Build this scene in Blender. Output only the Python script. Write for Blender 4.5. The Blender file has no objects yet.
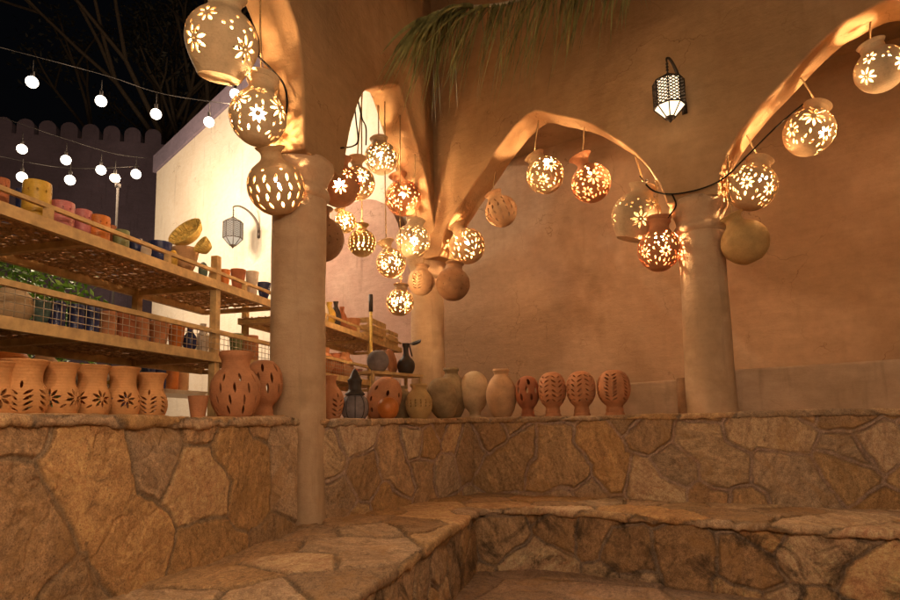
import bpy, bmesh, math, random
import numpy as np
from math import sin, cos, pi, radians, atan, sqrt
from mathutils import Vector, Matrix
from mathutils.geometry import delaunay_2d_cdt

rnd = random.Random(7)
scene = bpy.context.scene
COL = scene.collection

# ------------------------------------------------------------------ camera maths (photo is 900x600)
FPX, CX, CY = 600.0, 450.0, 358.0
PITCH, ROLL = atan(66 / 600), radians(1.09)
CAM = Vector((0, 0, 1.07))
_F = Vector((0, cos(PITCH), sin(PITCH)))
_r0 = Vector((1, 0, 0)); _u0 = Vector((0, -sin(PITCH), cos(PITCH)))
_R = _r0 * cos(ROLL) - _u0 * sin(ROLL)
_U = _r0 * sin(ROLL) + _u0 * cos(ROLL)
def ray(x, y): return _F + _R * ((x - CX) / FPX) + _U * ((CY - y) / FPX)
def at(x, y, depth): return CAM + ray(x, y) * depth
def on_plane(x, y, p, n):
    d = ray(x, y)
    k = ((p[0] - CAM.x) * n[0] + (p[1] - CAM.y) * n[1]) / (d.x * n[0] + d.y * n[1])
    return CAM + d * k
def depth_of(P): return (Vector(P) - CAM).dot(_F)

# ------------------------------------------------------------------ ground plan
B = Vector((-.853, 4.091)); DL = Vector((.24, .971)).normalized(); NL = Vector((DL.y, -DL.x))      # left stone wall
C2 = Vector((.201, 5.489)); DR = Vector((.886, -.463)).normalized(); NR = Vector((DR.y, -DR.x))    # right stone wall
COL1 = Vector((-1.045, 4.1)); COL2 = Vector((-.24, 6.55)); COL3 = Vector((2.1, 4.85))              # columns
AL = (COL2 - COL1).normalized(); AN = Vector((AL.y, -AL.x))       # left arcade
AR = (COL3 - COL2).normalized(); ARN = Vector((AR.y, -AR.x))      # right arcade
HT = .2
LEDGE_L, LEDGE_R, SEAT = 1.133, 1.118, .45

# ------------------------------------------------------------------ tagging and linking
def tag(o, label=None, cat=None, group=None, kind=None):
    if label: o['label'] = label
    if cat: o['category'] = cat
    if group: o['group'] = group
    if kind: o['kind'] = kind
    return o
def empty(name, loc, label, cat, group=None, rot=(0, 0, 0)):
    o = bpy.data.objects.new(name, None); COL.objects.link(o)
    o.empty_display_size = .1
    o.location = loc; o.rotation_euler = rot
    return tag(o, label, cat, group)
def link(name, me, mat=None, parent=None, loc=None):
    o = bpy.data.objects.new(name, me); COL.objects.link(o)
    if mat is not None: me.materials.clear(); me.materials.append(mat)
    if parent: o.parent = parent
    if loc is not None: o.location = loc
    return o

class MB:
    """collects shapes for one mesh"""
    def __init__(s): s.v = []; s.f = []; s.sm = []
    def add(s, vs, fs, smooth=True):
        k = len(s.v); s.v += [tuple(v) for v in vs]
        for f in fs: s.f.append(tuple(i + k for i in f)); s.sm.append(smooth)
    def obox(s, c, a, b, d):
        """box from centre and three half-axis vectors"""
        c, a, b, d = Vector(c), Vector(a), Vector(b), Vector(d)
        vs = [c + a * i + b * j + d * k for i in (-1, 1) for j in (-1, 1) for k in (-1, 1)]
        s.add(vs, [(0, 1, 3, 2), (4, 6, 7, 5), (0, 4, 5, 1), (2, 3, 7, 6), (0, 2, 6, 4), (1, 5, 7, 3)], False)
    def box(s, lo, hi):
        c = [(a + b) / 2 for a, b in zip(lo, hi)]; h = [(b - a) / 2 for a, b in zip(lo, hi)]
        s.obox(c, (h[0], 0, 0), (0, h[1], 0), (0, 0, h[2]))
    def bar(s, p, q, w, h, up=(0, 0, 1)):
        p, q = Vector(p), Vector(q); a = (q - p) / 2; t = a.normalized()
        u = Vector(up); sd = t.cross(u)
        if sd.length < 1e-4: sd = t.cross(Vector((1, 0, 0)))
        sd.normalize(); u = sd.cross(t)
        s.obox((p + q) / 2, a, sd * (w / 2), u * (h / 2))
    def tube(s, pts, r, n=6, caps=True):
        pts = [Vector(p) for p in pts]; rings = []
        prev = None
        for i, p in enumerate(pts):
            t = (pts[min(i + 1, len(pts) - 1)] - pts[max(i - 1, 0)]).normalized()
            if prev is None:
                a = t.cross(Vector((0, 0, 1)))
                if a.length < .1: a = t.cross(Vector((1, 0, 0)))
            else: a = prev - t * prev.dot(t)
            a.normalize(); prev = a; b = t.cross(a)
            rr = r[i] if isinstance(r, (list, tuple)) else r
            rings.append([p + a * (rr * cos(2 * pi * k / n)) + b * (rr * sin(2 * pi * k / n)) for k in range(n)])
        vs = [v for rg in rings for v in rg]; fs = []
        for i in range(len(pts) - 1):
            for k in range(n):
                fs.append((i * n + k, i * n + (k + 1) % n, (i + 1) * n + (k + 1) % n, (i + 1) * n + k))
        if caps: fs.append(tuple(range(n))[::-1]); fs.append(tuple((len(pts) - 1) * n + k for k in range(n)))
        s.add(vs, fs)
    def lathe(s, prof, n=32, c=(0, 0, 0), sq=1.0):
        vs = []; fs = []; c = Vector(c)
        for r, z in prof:
            for k in range(n): vs.append(c + Vector((r * cos(2 * pi * k / n), r * sin(2 * pi * k / n) * sq, z)))
        for i in range(len(prof) - 1):
            for k in range(n): fs.append((i * n + k, i * n + (k + 1) % n, (i + 1) * n + (k + 1) % n, (i + 1) * n + k))
        s.add(vs, fs)
    def ball(s, c, r, n=12):
        s.lathe([(max(1e-4, r * sin(pi * i / n)), -r * cos(pi * i / n)) for i in range(n + 1)], n * 2, c)
    def mesh(s, name='m', sharp=40):
        me = bpy.data.meshes.new(name); me.from_pydata(s.v, [], s.f)
        me.polygons.foreach_set('use_smooth', s.sm); me.update()
        return me
    def build(s, name, mat, parent=None, loc=None, sharp=None):
        me = s.mesh(name)
        if sharp: sharpen(me, sharp)
        return link(name, me, mat, parent, loc)
def sharpen(me, deg=40):
    bm = bmesh.new(); bm.from_mesh(me)
    for e in bm.edges:
        if len(e.link_faces) == 2 and e.calc_face_angle(0) > radians(deg): e.smooth = False
    bm.to_mesh(me); bm.free()

def catmull(pts, n=6):
    P = [Vector(p) for p in pts]; out = []
    for i in range(len(P) - 1):
        p0, p1, p2, p3 = P[max(i - 1, 0)], P[i], P[i + 1], P[min(i + 2, len(P) - 1)]
        for k in range(n):
            t = k / n
            out.append(.5 * (2 * p1 + (p2 - p0) * t + (2 * p0 - 5 * p1 + 4 * p2 - p3) * t * t + (3 * p1 - p0 - 3 * p2 + p3) * t ** 3))
    out.append(P[-1]); return out

# ------------------------------------------------------------------ materials
def mat_new(name):
    m = bpy.data.materials.new(name); m.use_nodes = True
    nt = m.node_tree; b = nt.nodes['Principled BSDF']; return m, nt, b
def nd(nt, typ, **kw):
    n = nt.nodes.new(typ)
    for k, v in kw.items():
        if k in n.inputs.keys(): n.inputs[k].default_value = v
        else: setattr(n, k, v)
    return n
def ramp(nt, src, stops):
    r = nt.nodes.new('ShaderNodeValToRGB'); e = r.color_ramp.elements
    while len(e) < len(stops): e.new(.5)
    for el, (p, c) in zip(e, stops): el.position = p; el.color = (*c, 1) if len(c) == 3 else c
    nt.links.new(src, r.inputs[0]); return r.outputs[0]
def mixc(nt, fac, a, b, mode='MIX'):
    m = nt.nodes.new('ShaderNodeMix'); m.data_type = 'RGBA'; m.blend_type = mode
    for i, v in ((0, fac), (6, a), (7, b)):
        if hasattr(v, 'is_linked') or isinstance(v, bpy.types.NodeSocket): nt.links.new(v, m.inputs[i])
        else: m.inputs[i].default_value = v if i == 0 else ((*v, 1) if len(v) == 3 else v)
    return m.outputs[2]
def coords(nt, which='Object', scale=None):
    t = nt.nodes.new('ShaderNodeTexCoord'); o = t.outputs[which]
    if scale:
        mp = nt.nodes.new('ShaderNodeMapping'); mp.inputs['Scale'].default_value = scale
        nt.links.new(o, mp.inputs[0]); o = mp.outputs[0]
    return o
def noise(nt, co, scale, detail=4, rough=.6, dist=0):
    n = nd(nt, 'ShaderNodeTexNoise', Scale=scale, Detail=detail, Roughness=rough, Distortion=dist)
    nt.links.new(co, n.inputs['Vector']); return n.outputs['Fac']
def bump(nt, b, h, strength=.3, dist=.01, prev=None):
    n = nd(nt, 'ShaderNodeBump', Strength=strength, Distance=dist); nt.links.new(h, n.inputs['Height'])
    if prev: nt.links.new(prev, n.inputs['Normal'])
    nt.links.new(n.outputs[0], b.inputs['Normal']); return n.outputs[0]

def mk_plaster(name, c1, c2, c3, patch=.9, wear=.5):
    m, nt, b = mat_new(name); co = coords(nt); cs = coords(nt, 'Object', (1.2, 1.2, 5)); cd = coords(nt, 'Object', (6, 6, .7))
    f1 = noise(nt, co, patch * .7, 4, .55, .6); f2 = noise(nt, co, 11, 6, .7); f3 = noise(nt, co, 70, 4, .65)
    st = noise(nt, cs, 3.2, 5, .6, .4); dr_ = noise(nt, cd, 1.3, 4, .6)
    c = ramp(nt, f1, [(.38, c2), (.48, c1), (.54, c1), (.62, c3)])
    c = mixc(nt, .22, c, ramp(nt, f2, [(.3, (.3, .3, .3)), (.7, (.72, .72, .72))]), 'OVERLAY')
    c = mixc(nt, .13, c, ramp(nt, st, [(.35, (.34, .32, .3)), (.65, (.66, .66, .66))]), 'OVERLAY')
    dk = tuple(x * .62 for x in c2)
    k = nd(nt, 'ShaderNodeMath', operation='MULTIPLY'); k.inputs[1].default_value = wear
    nt.links.new(ramp(nt, dr_, [(.58, (0, 0, 0)), (.72, (1, 1, 1))]), k.inputs[0]); c = mixc(nt, k.outputs[0], c, dk)
    sp = ramp(nt, noise(nt, co, 170, 2), [(.62, (1, 1, 1)), (.72, (.66, .62, .56))])
    c = mixc(nt, .6, c, sp, 'MULTIPLY')
    vo = nd(nt, 'ShaderNodeTexVoronoi', feature='DISTANCE_TO_EDGE', Scale=1.1)
    ds = nt.nodes.new('ShaderNodeVectorMath'); ds.operation = 'ADD'; nz = nd(nt, 'ShaderNodeTexNoise', Scale=2.2, Detail=5)
    nt.links.new(co, nz.inputs['Vector']); nt.links.new(co, ds.inputs[0]); nt.links.new(nz.outputs['Color'], ds.inputs[1]); nt.links.new(ds.outputs[0], vo.inputs['Vector'])
    ck = ramp(nt, vo.outputs['Distance'], [(.0, (.55, .5, .45)), (.006, (1, 1, 1))])
    msk = ramp(nt, noise(nt, co, 1.1, 3), [(.5, (0, 0, 0)), (.6, (1, 1, 1))])
    c = mixc(nt, msk, c, mixc(nt, 1.0, c, ck, 'MULTIPLY'))
    nt.links.new(c, b.inputs['Base Color']); b.inputs['Roughness'].default_value = .93
    b.inputs['Specular IOR Level'].default_value = .25
    n0 = bump(nt, b, st, .22, .03); n1 = bump(nt, b, f2, .45, .018, n0); bump(nt, b, f3, .4, .005, n1)
    return m
def mk_clay(name, col, var=.25, ring=True, rough=.8):
    m, nt, b = mat_new(name); co = coords(nt)
    f1 = noise(nt, co, 9, 5, .6); f2 = noise(nt, co, 90, 3)
    d = tuple(x * (1 - var) for x in col); l = tuple(min(1, x * (1 + var * .7)) for x in col)
    c = ramp(nt, f1, [(.3, d), (.55, col), (.75, l)])
    sp = ramp(nt, f2, [(.3, (.75, .72, .7)), (.5, (1, 1, 1))])
    c = mixc(nt, .5, c, sp, 'MULTIPLY')
    nt.links.new(c, b.inputs['Base Color']); b.inputs['Roughness'].default_value = rough
    b.inputs['Specular IOR Level'].default_value = .3
    w = nd(nt, 'ShaderNodeTexWave', wave_type='BANDS', bands_direction='Z', Scale=28, Distortion=1.2, Detail=1)
    nt.links.new(co, w.inputs['Vector'])
    n1 = bump(nt, b, w.outputs['Fac'], .12 if ring else .02, .004); bump(nt, b, f2, .3, .003, n1)
    return m
def mk_plain(name, col, rough=.6, metal=0, var=.15, sc=20, b_amt=.2, stretch=None):
    m, nt, b = mat_new(name); co = coords(nt, 'Object', stretch)
    f1 = noise(nt, co, sc, 5, .6)
    d = tuple(x * (1 - var) for x in col); l = tuple(min(1, x * (1 + var)) for x in col)
    nt.links.new(ramp(nt, f1, [(.3, d), (.7, l)]), b.inputs['Base Color'])
    b.inputs['Roughness'].default_value = rough; b.inputs['Metallic'].default_value = metal
    bump(nt, b, f1, b_amt, .004); return m
def mk_emit(name, col, strength):
    m = bpy.data.materials.new(name); m.use_nodes = True; nt = m.node_tree; nt.nodes.clear()
    e = nd(nt, 'ShaderNodeEmission', Color=(*col, 1), Strength=strength)
    o = nt.nodes.new('ShaderNodeOutputMaterial'); nt.links.new(e.outputs[0], o.inputs[0]); return m
def mk_stone(name, stain=0.0, gain=1.0):
    m, nt, b = mat_new(name); co = coords(nt)
    a = nt.nodes.new('ShaderNodeAttribute'); a.attribute_name = 'tint'
    # bedding of each slab runs its own way: the lookup is turned and shifted by the slab's tint
    sh = nt.nodes.new('ShaderNodeVectorMath'); sh.operation = 'MULTIPLY_ADD'; sh.inputs[1].default_value = (37, 53, 41)
    nt.links.new(a.outputs['Color'], sh.inputs[0]); nt.links.new(co, sh.inputs[2])
    rt = nt.nodes.new('ShaderNodeVectorRotate'); rt.rotation_type = 'EULER_XYZ'
    rv = nt.nodes.new('ShaderNodeVectorMath'); rv.operation = 'MULTIPLY'; rv.inputs[1].default_value = (31, 43, 57)
    nt.links.new(a.outputs['Color'], rv.inputs[0]); nt.links.new(sh.outputs[0], rt.inputs['Vector']); nt.links.new(rv.outputs[0], rt.inputs['Rotation'])
    mp = nt.nodes.new('ShaderNodeMapping'); mp.inputs['Scale'].default_value = (1, 1, 3.2); nt.links.new(rt.outputs[0], mp.inputs[0])
    lay = noise(nt, mp.outputs[0], 5, 9, .72, 1.0)
    f1 = noise(nt, co, 7, 9, .72, .6); f2 = noise(nt, co, 42, 7, .75, .3); f3 = noise(nt, co, 170, 4, .7)
    c = mixc(nt, .68, a.outputs['Color'], ramp(nt, lay, [(.28, (.18, .15, .13)), (.5, (.5, .49, .48)), (.72, (.84, .80, .74))]), 'OVERLAY')
    c = mixc(nt, .6, c, ramp(nt, f2, [(.3, (.14, .13, .12)), (.52, (.52, .52, .52)), (.74, (.84, .82, .78))]), 'OVERLAY')
    c = mixc(nt, .8, c, ramp(nt, f3, [(.34, (.25, .24, .23)), (.5, (.5, .5, .5)), (.7, (.74, .74, .72))]), 'OVERLAY')
    k = nd(nt, 'ShaderNodeMath', operation='MULTIPLY'); k.inputs[1].default_value = .5
    nt.links.new(ramp(nt, noise(nt, co, 3.4, 7, .72, 1.2), [(.5, (0, 0, 0)), (.66, (1, 1, 1))]), k.inputs[0])
    c = mixc(nt, k.outputs[0], c, (.42 * gain, .235 * gain, .085 * gain))
    k3 = nd(nt, 'ShaderNodeMath', operation='MULTIPLY'); k3.inputs[1].default_value = .55
    nt.links.new(ramp(nt, noise(nt, mp.outputs[0], 9, 8, .75, 1.5), [(.56, (0, 0, 0)), (.64, (1, 1, 1))]), k3.inputs[0])
    c = mixc(nt, k3.outputs[0], c, (.17, .11, .065))
    pv = nd(nt, 'ShaderNodeTexVoronoi', Scale=55, Randomness=1); nt.links.new(mp.outputs[0], pv.inputs['Vector'])
    pm = mixc(nt, ramp(nt, f1, [(.5, (0, 0, 0)), (.58, (1, 1, 1))]), (1, 1, 1), ramp(nt, pv.outputs['Distance'], [(.12, (.42, .36, .3)), (.24, (1, 1, 1))]))
    c = mixc(nt, 1.0, c, pm, 'MULTIPLY')
    if stain:
        st = ramp(nt, noise(nt, co, 4.2, 7, .72, .8), [(.5, (0, 0, 0)), (.62, (1, 1, 1))])
        k2 = nd(nt, 'ShaderNodeMath', operation='MULTIPLY'); k2.inputs[1].default_value = stain
        nt.links.new(st, k2.inputs[0]); c = mixc(nt, k2.outputs[0], c, (.05, .036, .026))
    nt.links.new(c, b.inputs['Base Color']); b.inputs['Roughness'].default_value = .82
    b.inputs['Specular IOR Level'].default_value = .35
    n0 = bump(nt, b, lay, .6, .02); n1 = bump(nt, b, f1, .35, .02, n0); n2 = bump(nt, b, f2, .6, .008, n1); bump(nt, b, f3, .5, .003, n2)
    return m

M = {}
M['plaster'] = mk_plaster('earth_plaster', (.40, .25, .13), (.32, .19, .095), (.47, .305, .17), wear=.25)
M['gallery'] = mk_plaster('gallery_plaster', (.44, .275, .165), (.32, .19, .105), (.53, .365, .245), .5, wear=.15)
M['column'] = mk_plaster('column_plaster', (.53, .375, .245), (.46, .32, .20), (.58, .43, .29), 2.2)
M['grey_plaster'] = mk_plaster('tan_plaster', (.47, .33, .225), (.42, .29, .19), (.52, .37, .26), 1.4)
M['white'] = mk_plaster('cream_render', (.74, .66, .54), (.69, .60, .48), (.78, .71, .60), .5)
M['purple'] = mk_plaster('mauve_render', (.115, .085, .11), (.095, .07, .09), (.135, .10, .13), .5)
M['pink'] = mk_plaster('pink_render', (.45, .28, .22), (.40, .24, .18), (.5, .33, .26), .8)
M['stone'] = mk_stone('flagstone'); M['stone_seat'] = mk_stone('flagstone_seat', .15); M['stone_bench'] = mk_stone('flagstone_stained', .8)
M['cream_clay'] = mk_clay('cream_clay', (.66, .51, .33))
M['pale_clay'] = mk_clay('pale_clay', (.54, .40, .25))
M['ochre_clay'] = mk_clay('ochre_clay', (.50, .33, .14))
M['terracotta'] = mk_clay('terracotta', (.52, .235, .115))
M['red_clay'] = mk_clay('red_clay', (.40, .145, .07))
M['tan_clay'] = mk_clay('tan_clay', (.54, .33, .18))
M['honey_clay'] = mk_clay('honey_clay', (.64, .44, .25))
M['jar_clay'] = mk_clay('jar_clay', (.60, .30, .12))
M['brown_clay'] = mk_clay('brown_clay', (.30, .165, .085))
M['olive_clay'] = mk_clay('olive_clay', (.31, .225, .125), .4)
M['grey_clay'] = mk_clay('grey_clay', (.22, .19, .20), .4)
M['dark_clay'] = mk_clay('dark_clay', (.045, .035, .032), .4, True, .5)
M['gold_glaze'] = mk_clay('gold_glaze', (.55, .36, .06), .3, True, .3)
M['pink_glaze'] = mk_clay('pink_glaze', (.48, .17, .19), .3, True, .35)
M['orange_glaze'] = mk_clay('orange_glaze', (.55, .18, .04), .3, True, .35)
M['blue_glaze'] = mk_clay('blue_glaze', (.035, .045, .14), .4, True, .25)
M['teal_glaze'] = mk_clay('teal_glaze', (.10, .17, .16), .3, True, .35)
M['green_glaze'] = mk_clay('green_glaze', (.19, .23, .11), .3, True, .3)
M['white_glaze'] = mk_clay('white_glaze', (.65, .58, .52), .15, False, .3)
M['wood'] = mk_plain('pale_wood', (.52, .35, .16), .7, 0, .3, 14, .3, (1, 1, 1))
M['wicker'] = mk_plain('dark_wicker', (.42, .26, .13), .8, 0, .55, 30, .3)
M['straw'] = mk_plain('straw', (.70, .52, .15), .8, 0, .3, 30, .3)
M['wire'] = mk_plain('grey_wire', (.42, .36, .27), .5, .6, .2, 40, .1)
M['rope'] = mk_plain('rope', (.40, .27, .13), .95, 0, .35, 120, .6)
M['iron'] = mk_plain('black_iron', (.035, .025, .02), .5, .5, .3, 40, .3)
M['steel'] = mk_plain('pewter_metal', (.12, .095, .08), .45, .6, .3, 30, .2)
M['cable'] = mk_plain('black_cable', (.02, .017, .015), .9, 0, .2, 40, .1); M['cable'].node_tree.nodes['Principled BSDF'].inputs['Specular IOR Level'].default_value = .08
M['leaflet'] = mk_plain('palm_leaf', (.22, .215, .08), .55, 0, .6, 9, .2)
M['rib'] = mk_plain('palm_rib', (.42, .34, .22), .7, 0, .3, 9, .2)
M['leaf'] = mk_plain('hedge_leaf', (.11, .25, .03), .5, 0, .6, 5, .2)
M['dark_leaf'] = mk_plain('dark_leaf', (.07, .06, .04), .6, 0, .5, 5, .2)
M['bark'] = mk_plain('bark', (.12, .085, .055), .9, 0, .4, 20, .5)
M['roof'] = mk_plaster('ceiling_plaster', (.34, .21, .12), (.28, .17, .09), (.38, .24, .14))
M['coping'] = mk_plaster('mauve_coping', (.22, .18, .24), (.18, .15, .2), (.26, .21, .27))
BULB_COL = (1.0, .61, .29)
M['bulb'] = mk_emit('warm_bulb', BULB_COL, 460)
M['string_bulb'] = mk_emit('string_bulb_glow', (1.0, .84, .66), 5)
M['fill_bulb'] = mk_emit('fill_bulb_glow', (1.0, .67, .40), 365)  # glow of the unseen bulbs added to light the foreground
M['dead_bulb'] = mk_plain('frosted_glass', (.75, .73, .70), .2, 0, .05)
M['lamp_glass'] = mk_emit('lit_lamp_glass', (1.0, .72, .42), 1.6)
M['lamp_glass_dim'] = mk_emit('faint_lamp_glass', (1.0, .80, .58), .35)

# ------------------------------------------------------------------ numpy noise and stone field
def _hash(ix, iy, s):
    h = (ix.astype(np.int64) * 374761393 + iy.astype(np.int64) * 668265263 + s * 1274126177) & 0x7fffffff
    h = ((h ^ (h >> 13)) * 1274126177) & 0x7fffffff
    return ((h ^ (h >> 16)) & 0xffff) / 65535.0
def vnoise(P, s):
    i = np.floor(P); f = P - i; f = f * f * (3 - 2 * f); ix, iy = i[:, 0], i[:, 1]
    a = _hash(ix, iy, s); b = _hash(ix + 1, iy, s); c = _hash(ix, iy + 1, s); d = _hash(ix + 1, iy + 1, s)
    return (a * (1 - f[:, 0]) + b * f[:, 0]) * (1 - f[:, 1]) + (c * (1 - f[:, 0]) + d * f[:, 0]) * f[:, 1]
def fbm(P, s, o=4):
    r = 0; a = .5; t = 0
    for k in range(o): r = r + a * vnoise(P * 2 ** k, s + 17 * k); t += a; a *= .55
    return r / t - .5
PALETTE = [(.47, .31, .17), (.40, .265, .155), (.52, .35, .19), (.43, .30, .195), (.48, .295, .14), (.45, .33, .225), (.37, .235, .13), (.51, .37, .235)]
def smooth(x): x = np.clip(x, 0, 1); return x * x * (3 - 2 * x)
def stones(P, seed, size, joint=.018, relief=.012, mortar=(.33, .25, .18), asp=1.0, rough=.007, soft=.03, til=.025, crack=1.0):
    """flagstone height and colour at 2-D surface points P (metres)"""
    rs = np.random.RandomState(seed)
    W = P + .09 * np.stack([fbm(P * 2.6, seed), fbm(P * 2.6, seed + 50)], 1) + .03 * np.stack([fbm(P * 11, seed + 5), fbm(P * 11, seed + 55)], 1)
    lo, hi = W.min(0) - size, W.max(0) + size
    gx = np.arange(lo[0], hi[0], size * asp); gy = np.arange(lo[1], hi[1], size)
    S = np.array([[x + (.5 * (j % 2)) * size * asp, y] for j, y in enumerate(gy) for x in gx])
    S = S + (rs.rand(*S.shape) - .5) * size * .85 * np.array([asp, 1])
    S = S[rs.rand(len(S)) > .12]
    grp = np.arange(len(S))
    for q in range(len(S)):
        if rs.rand() < .33:
            dd = ((S - S[q]) ** 2).sum(1); dd[q] = 9e9; grp[q] = grp[int(dd.argmin())]
    gcen = {g: S[grp == g].mean(0) for g in set(grp)}; GC = np.array([gcen[g] for g in grp])
    n = len(P); h = np.empty(n); col = np.empty((n, 3)); pal = np.array(PALETTE)
    cc = (pal[rs.randint(0, len(pal), len(S))] * (.84 + .42 * rs.rand(len(S), 1)))[grp]
    off = (rs.rand(len(S)) - .5) * relief * 1.3; tilt = ((rs.rand(len(S), 2) - .5) * til * 2)[grp]; off = off[grp]
    rg = fbm(P * 9, seed + 9, 5) * rough * 2.2 + fbm(P * 45, seed + 19, 3) * rough * .7
    ridge = -np.clip(.035 - np.abs(fbm(P * 5 + 3, seed + 31, 4)), 0, 1) / .035
    jn = fbm(P * 6, seed + 77, 3)
    for a in range(0, n, 20000):
        w = W[a:a + 20000]
        d2 = ((w[:, None, :] - S[None]) ** 2).sum(2)
        k = np.argpartition(d2, 6, axis=1)[:, :7]
        dk = np.take_along_axis(d2, k, 1); o = np.argsort(dk, 1); k = np.take_along_axis(k, o, 1); dk = np.take_along_axis(dk, o, 1)
        s0 = S[k[:, 0]]; e = np.full(len(w), 9.0)
        for q in (1, 2, 3, 4, 5, 6):
            L = np.sqrt(((S[k[:, q]] - s0) ** 2).sum(1)); e = np.where(grp[k[:, q]] == grp[k[:, 0]], e, np.minimum(e, (dk[:, q] - dk[:, 0]) / (2 * L + 1e-9)))
        jw = joint * (1 + 1.3 * jn[a:a + 20000])
        t = smooth((e - jw * .5) / soft)
        i0 = k[:, 0]
        h[a:a + 20000] = t * (relief + off[i0] + (tilt[i0] * (w - GC[i0])).sum(1)) + rg[a:a + 20000] * (.35 + .65 * t) + ridge[a:a + 20000] * .005 * t \
            - .019 * crack * np.exp(-((e - jw * .5) / .006) ** 2) * smooth((jn[a:a + 20000] + .12) / .12)
        mt = smooth((e - jw * .35) / .008)[:, None]
        col[a:a + 20000] = cc[i0] * mt + np.array(mortar) * (1 - mt)
    return h, col

def grid_mesh(name, pos, tint, closed=False):
    nu, nv = pos.shape[:2]
    me = bpy.data.meshes.new(name); me.vertices.add(nu * nv)
    me.vertices.foreach_set('co', pos.reshape(-1).astype(np.float32))
    idx = np.arange(nu * nv).reshape(nu, nv)
    q = np.stack([idx[:-1, :-1], idx[1:, :-1], idx[1:, 1:], idx[:-1, 1:]], -1).reshape(-1, 4)
    me.loops.add(q.size); me.loops.foreach_set('vertex_index', q.reshape(-1).astype(np.int32))
    me.polygons.add(len(q)); me.polygons.foreach_set('loop_start', np.arange(0, q.size, 4, dtype=np.int32))
    me.polygons.foreach_set('use_smooth', np.ones(len(q), bool))
    me.update(calc_edges=True)
    at_ = me.attributes.new('tint', 'FLOAT_COLOR', 'POINT')
    at_.data.foreach_set('color', np.concatenate([tint.reshape(-1, 3), np.ones((nu * nv, 1))], 1).astype(np.float32).reshape(-1))
    return me
def polyline(pts, step):
    """samples a plan polyline: positions, mitred outward normals, arc length"""
    P = [Vector(p) for p in pts]; N = []
    seg = [(P[i + 1] - P[i]) for i in range(len(P) - 1)]; nn = [Vector((s.y, -s.x)).normalized() for s in seg]
    for i in range(len(P)):
        if i == 0: N.append(nn[0])
        elif i == len(P) - 1: N.append(nn[-1])
        else:
            m = (nn[i - 1] + nn[i]).normalized(); N.append(m / max(.5, m.dot(nn[i])))
    pos = []; nor = []; ss = []; tt = []; s = 0
    for i in range(len(P) - 1):
        L = seg[i].length; n = max(2, int(L / step))
        for k in range(n + (i == len(P) - 2)):
            t = k / n; pos.append(P[i].lerp(P[i + 1], t)); nor.append(N[i].lerp(N[i + 1], t)); ss.append(s + L * t); tt.append(i + t)
        s += L
    return np.array([tuple(p) for p in pos]), np.array([tuple(p) for p in nor]), np.array(ss), np.array(tt)
def face_sheet(name, pts, z0, z1, step, mat, parent, **kw):
    p, n, s, _ = polyline(pts, step); zz = np.linspace(z0, z1, max(3, int((z1 - z0) / step)))
    SS, ZZ = np.meshgrid(s, zz, indexing='ij')
    h, c = stones(np.stack([SS.ravel(), ZZ.ravel()], 1), **kw)
    h = h.reshape(SS.shape); pos = np.zeros(SS.shape + (3,))
    pos[..., 0] = p[:, None, 0] + n[:, None, 0] * h; pos[..., 1] = p[:, None, 1] + n[:, None, 1] * h; pos[..., 2] = ZZ
    return link(name, grid_mesh(name, pos, c), mat, parent)
def cap_sheet(name, front, back, ztop, thick, over, step, mat, parent, tstep=None, dip=.004, **kw):
    """coping or seat slab: ragged under-edge, rounded nose, top running back to the line `back` (paired with `front`)"""
    p, n, s, t = polyline(front, step); bk = np.array([tuple(q) for q in back])
    i = np.minimum(t.astype(int), len(bk) - 2); fr = (t - i)[:, None]
    q = bk[i] * (1 - fr) + bk[i + 1] * fr
    S2 = np.stack([s, s * 0], 1); e1 = fbm(S2 * 5, kw['seed'] + 3, 5); e2 = fbm(S2 * 3 + 7, kw['seed'] + 4, 5); e3 = fbm(S2 * 14, kw['seed'] + 6, 4)
    o = over * (1 + .45 * e2 + .5 * e3); th = thick * (1 + .55 * e1 + .6 * e3); rows = []
    for off, dz in ((-.035, -th), (o * .75, -th), (o, -th * .72), (o, -th * .45), (o * .93, -th * .2), (o * .6, -th * .05)):
        off = off * np.ones_like(s); rows.append(np.concatenate([p + n * off[:, None], (ztop + dz)[:, None]], 1))
    start = p + n * (o * .2)[:, None]
    D = np.linalg.norm(q - start, axis=1).max(); m = max(3, int(D / (tstep or step)))
    for k in range(m + 1): rows.append(np.concatenate([start + (q - start) * (k / m), np.full((len(s), 1), ztop)], 1))
    pos = np.stack(rows, 1)
    P2 = pos[..., :2].copy(); P2[:, :6] += n[:, None, :] * np.linspace(.12, 0, 6)[None, :, None]
    h, c = stones(P2.reshape(-1, 2), **kw); h = h.reshape(pos.shape[:2])
    hm = np.clip(h, -.03, .03) - kw.get('relief', .012) * .8
    pos[:, 6:, 2] += hm[:, 6:]
    for k in range(1, 6):
        pos[:, k, 2] += hm[:, 6] * (k / 6.0); pos[:, k, :2] += n * (h[:, k] * .7)[:, None]
    return link(name, grid_mesh(name, pos, c), mat, parent)

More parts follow.
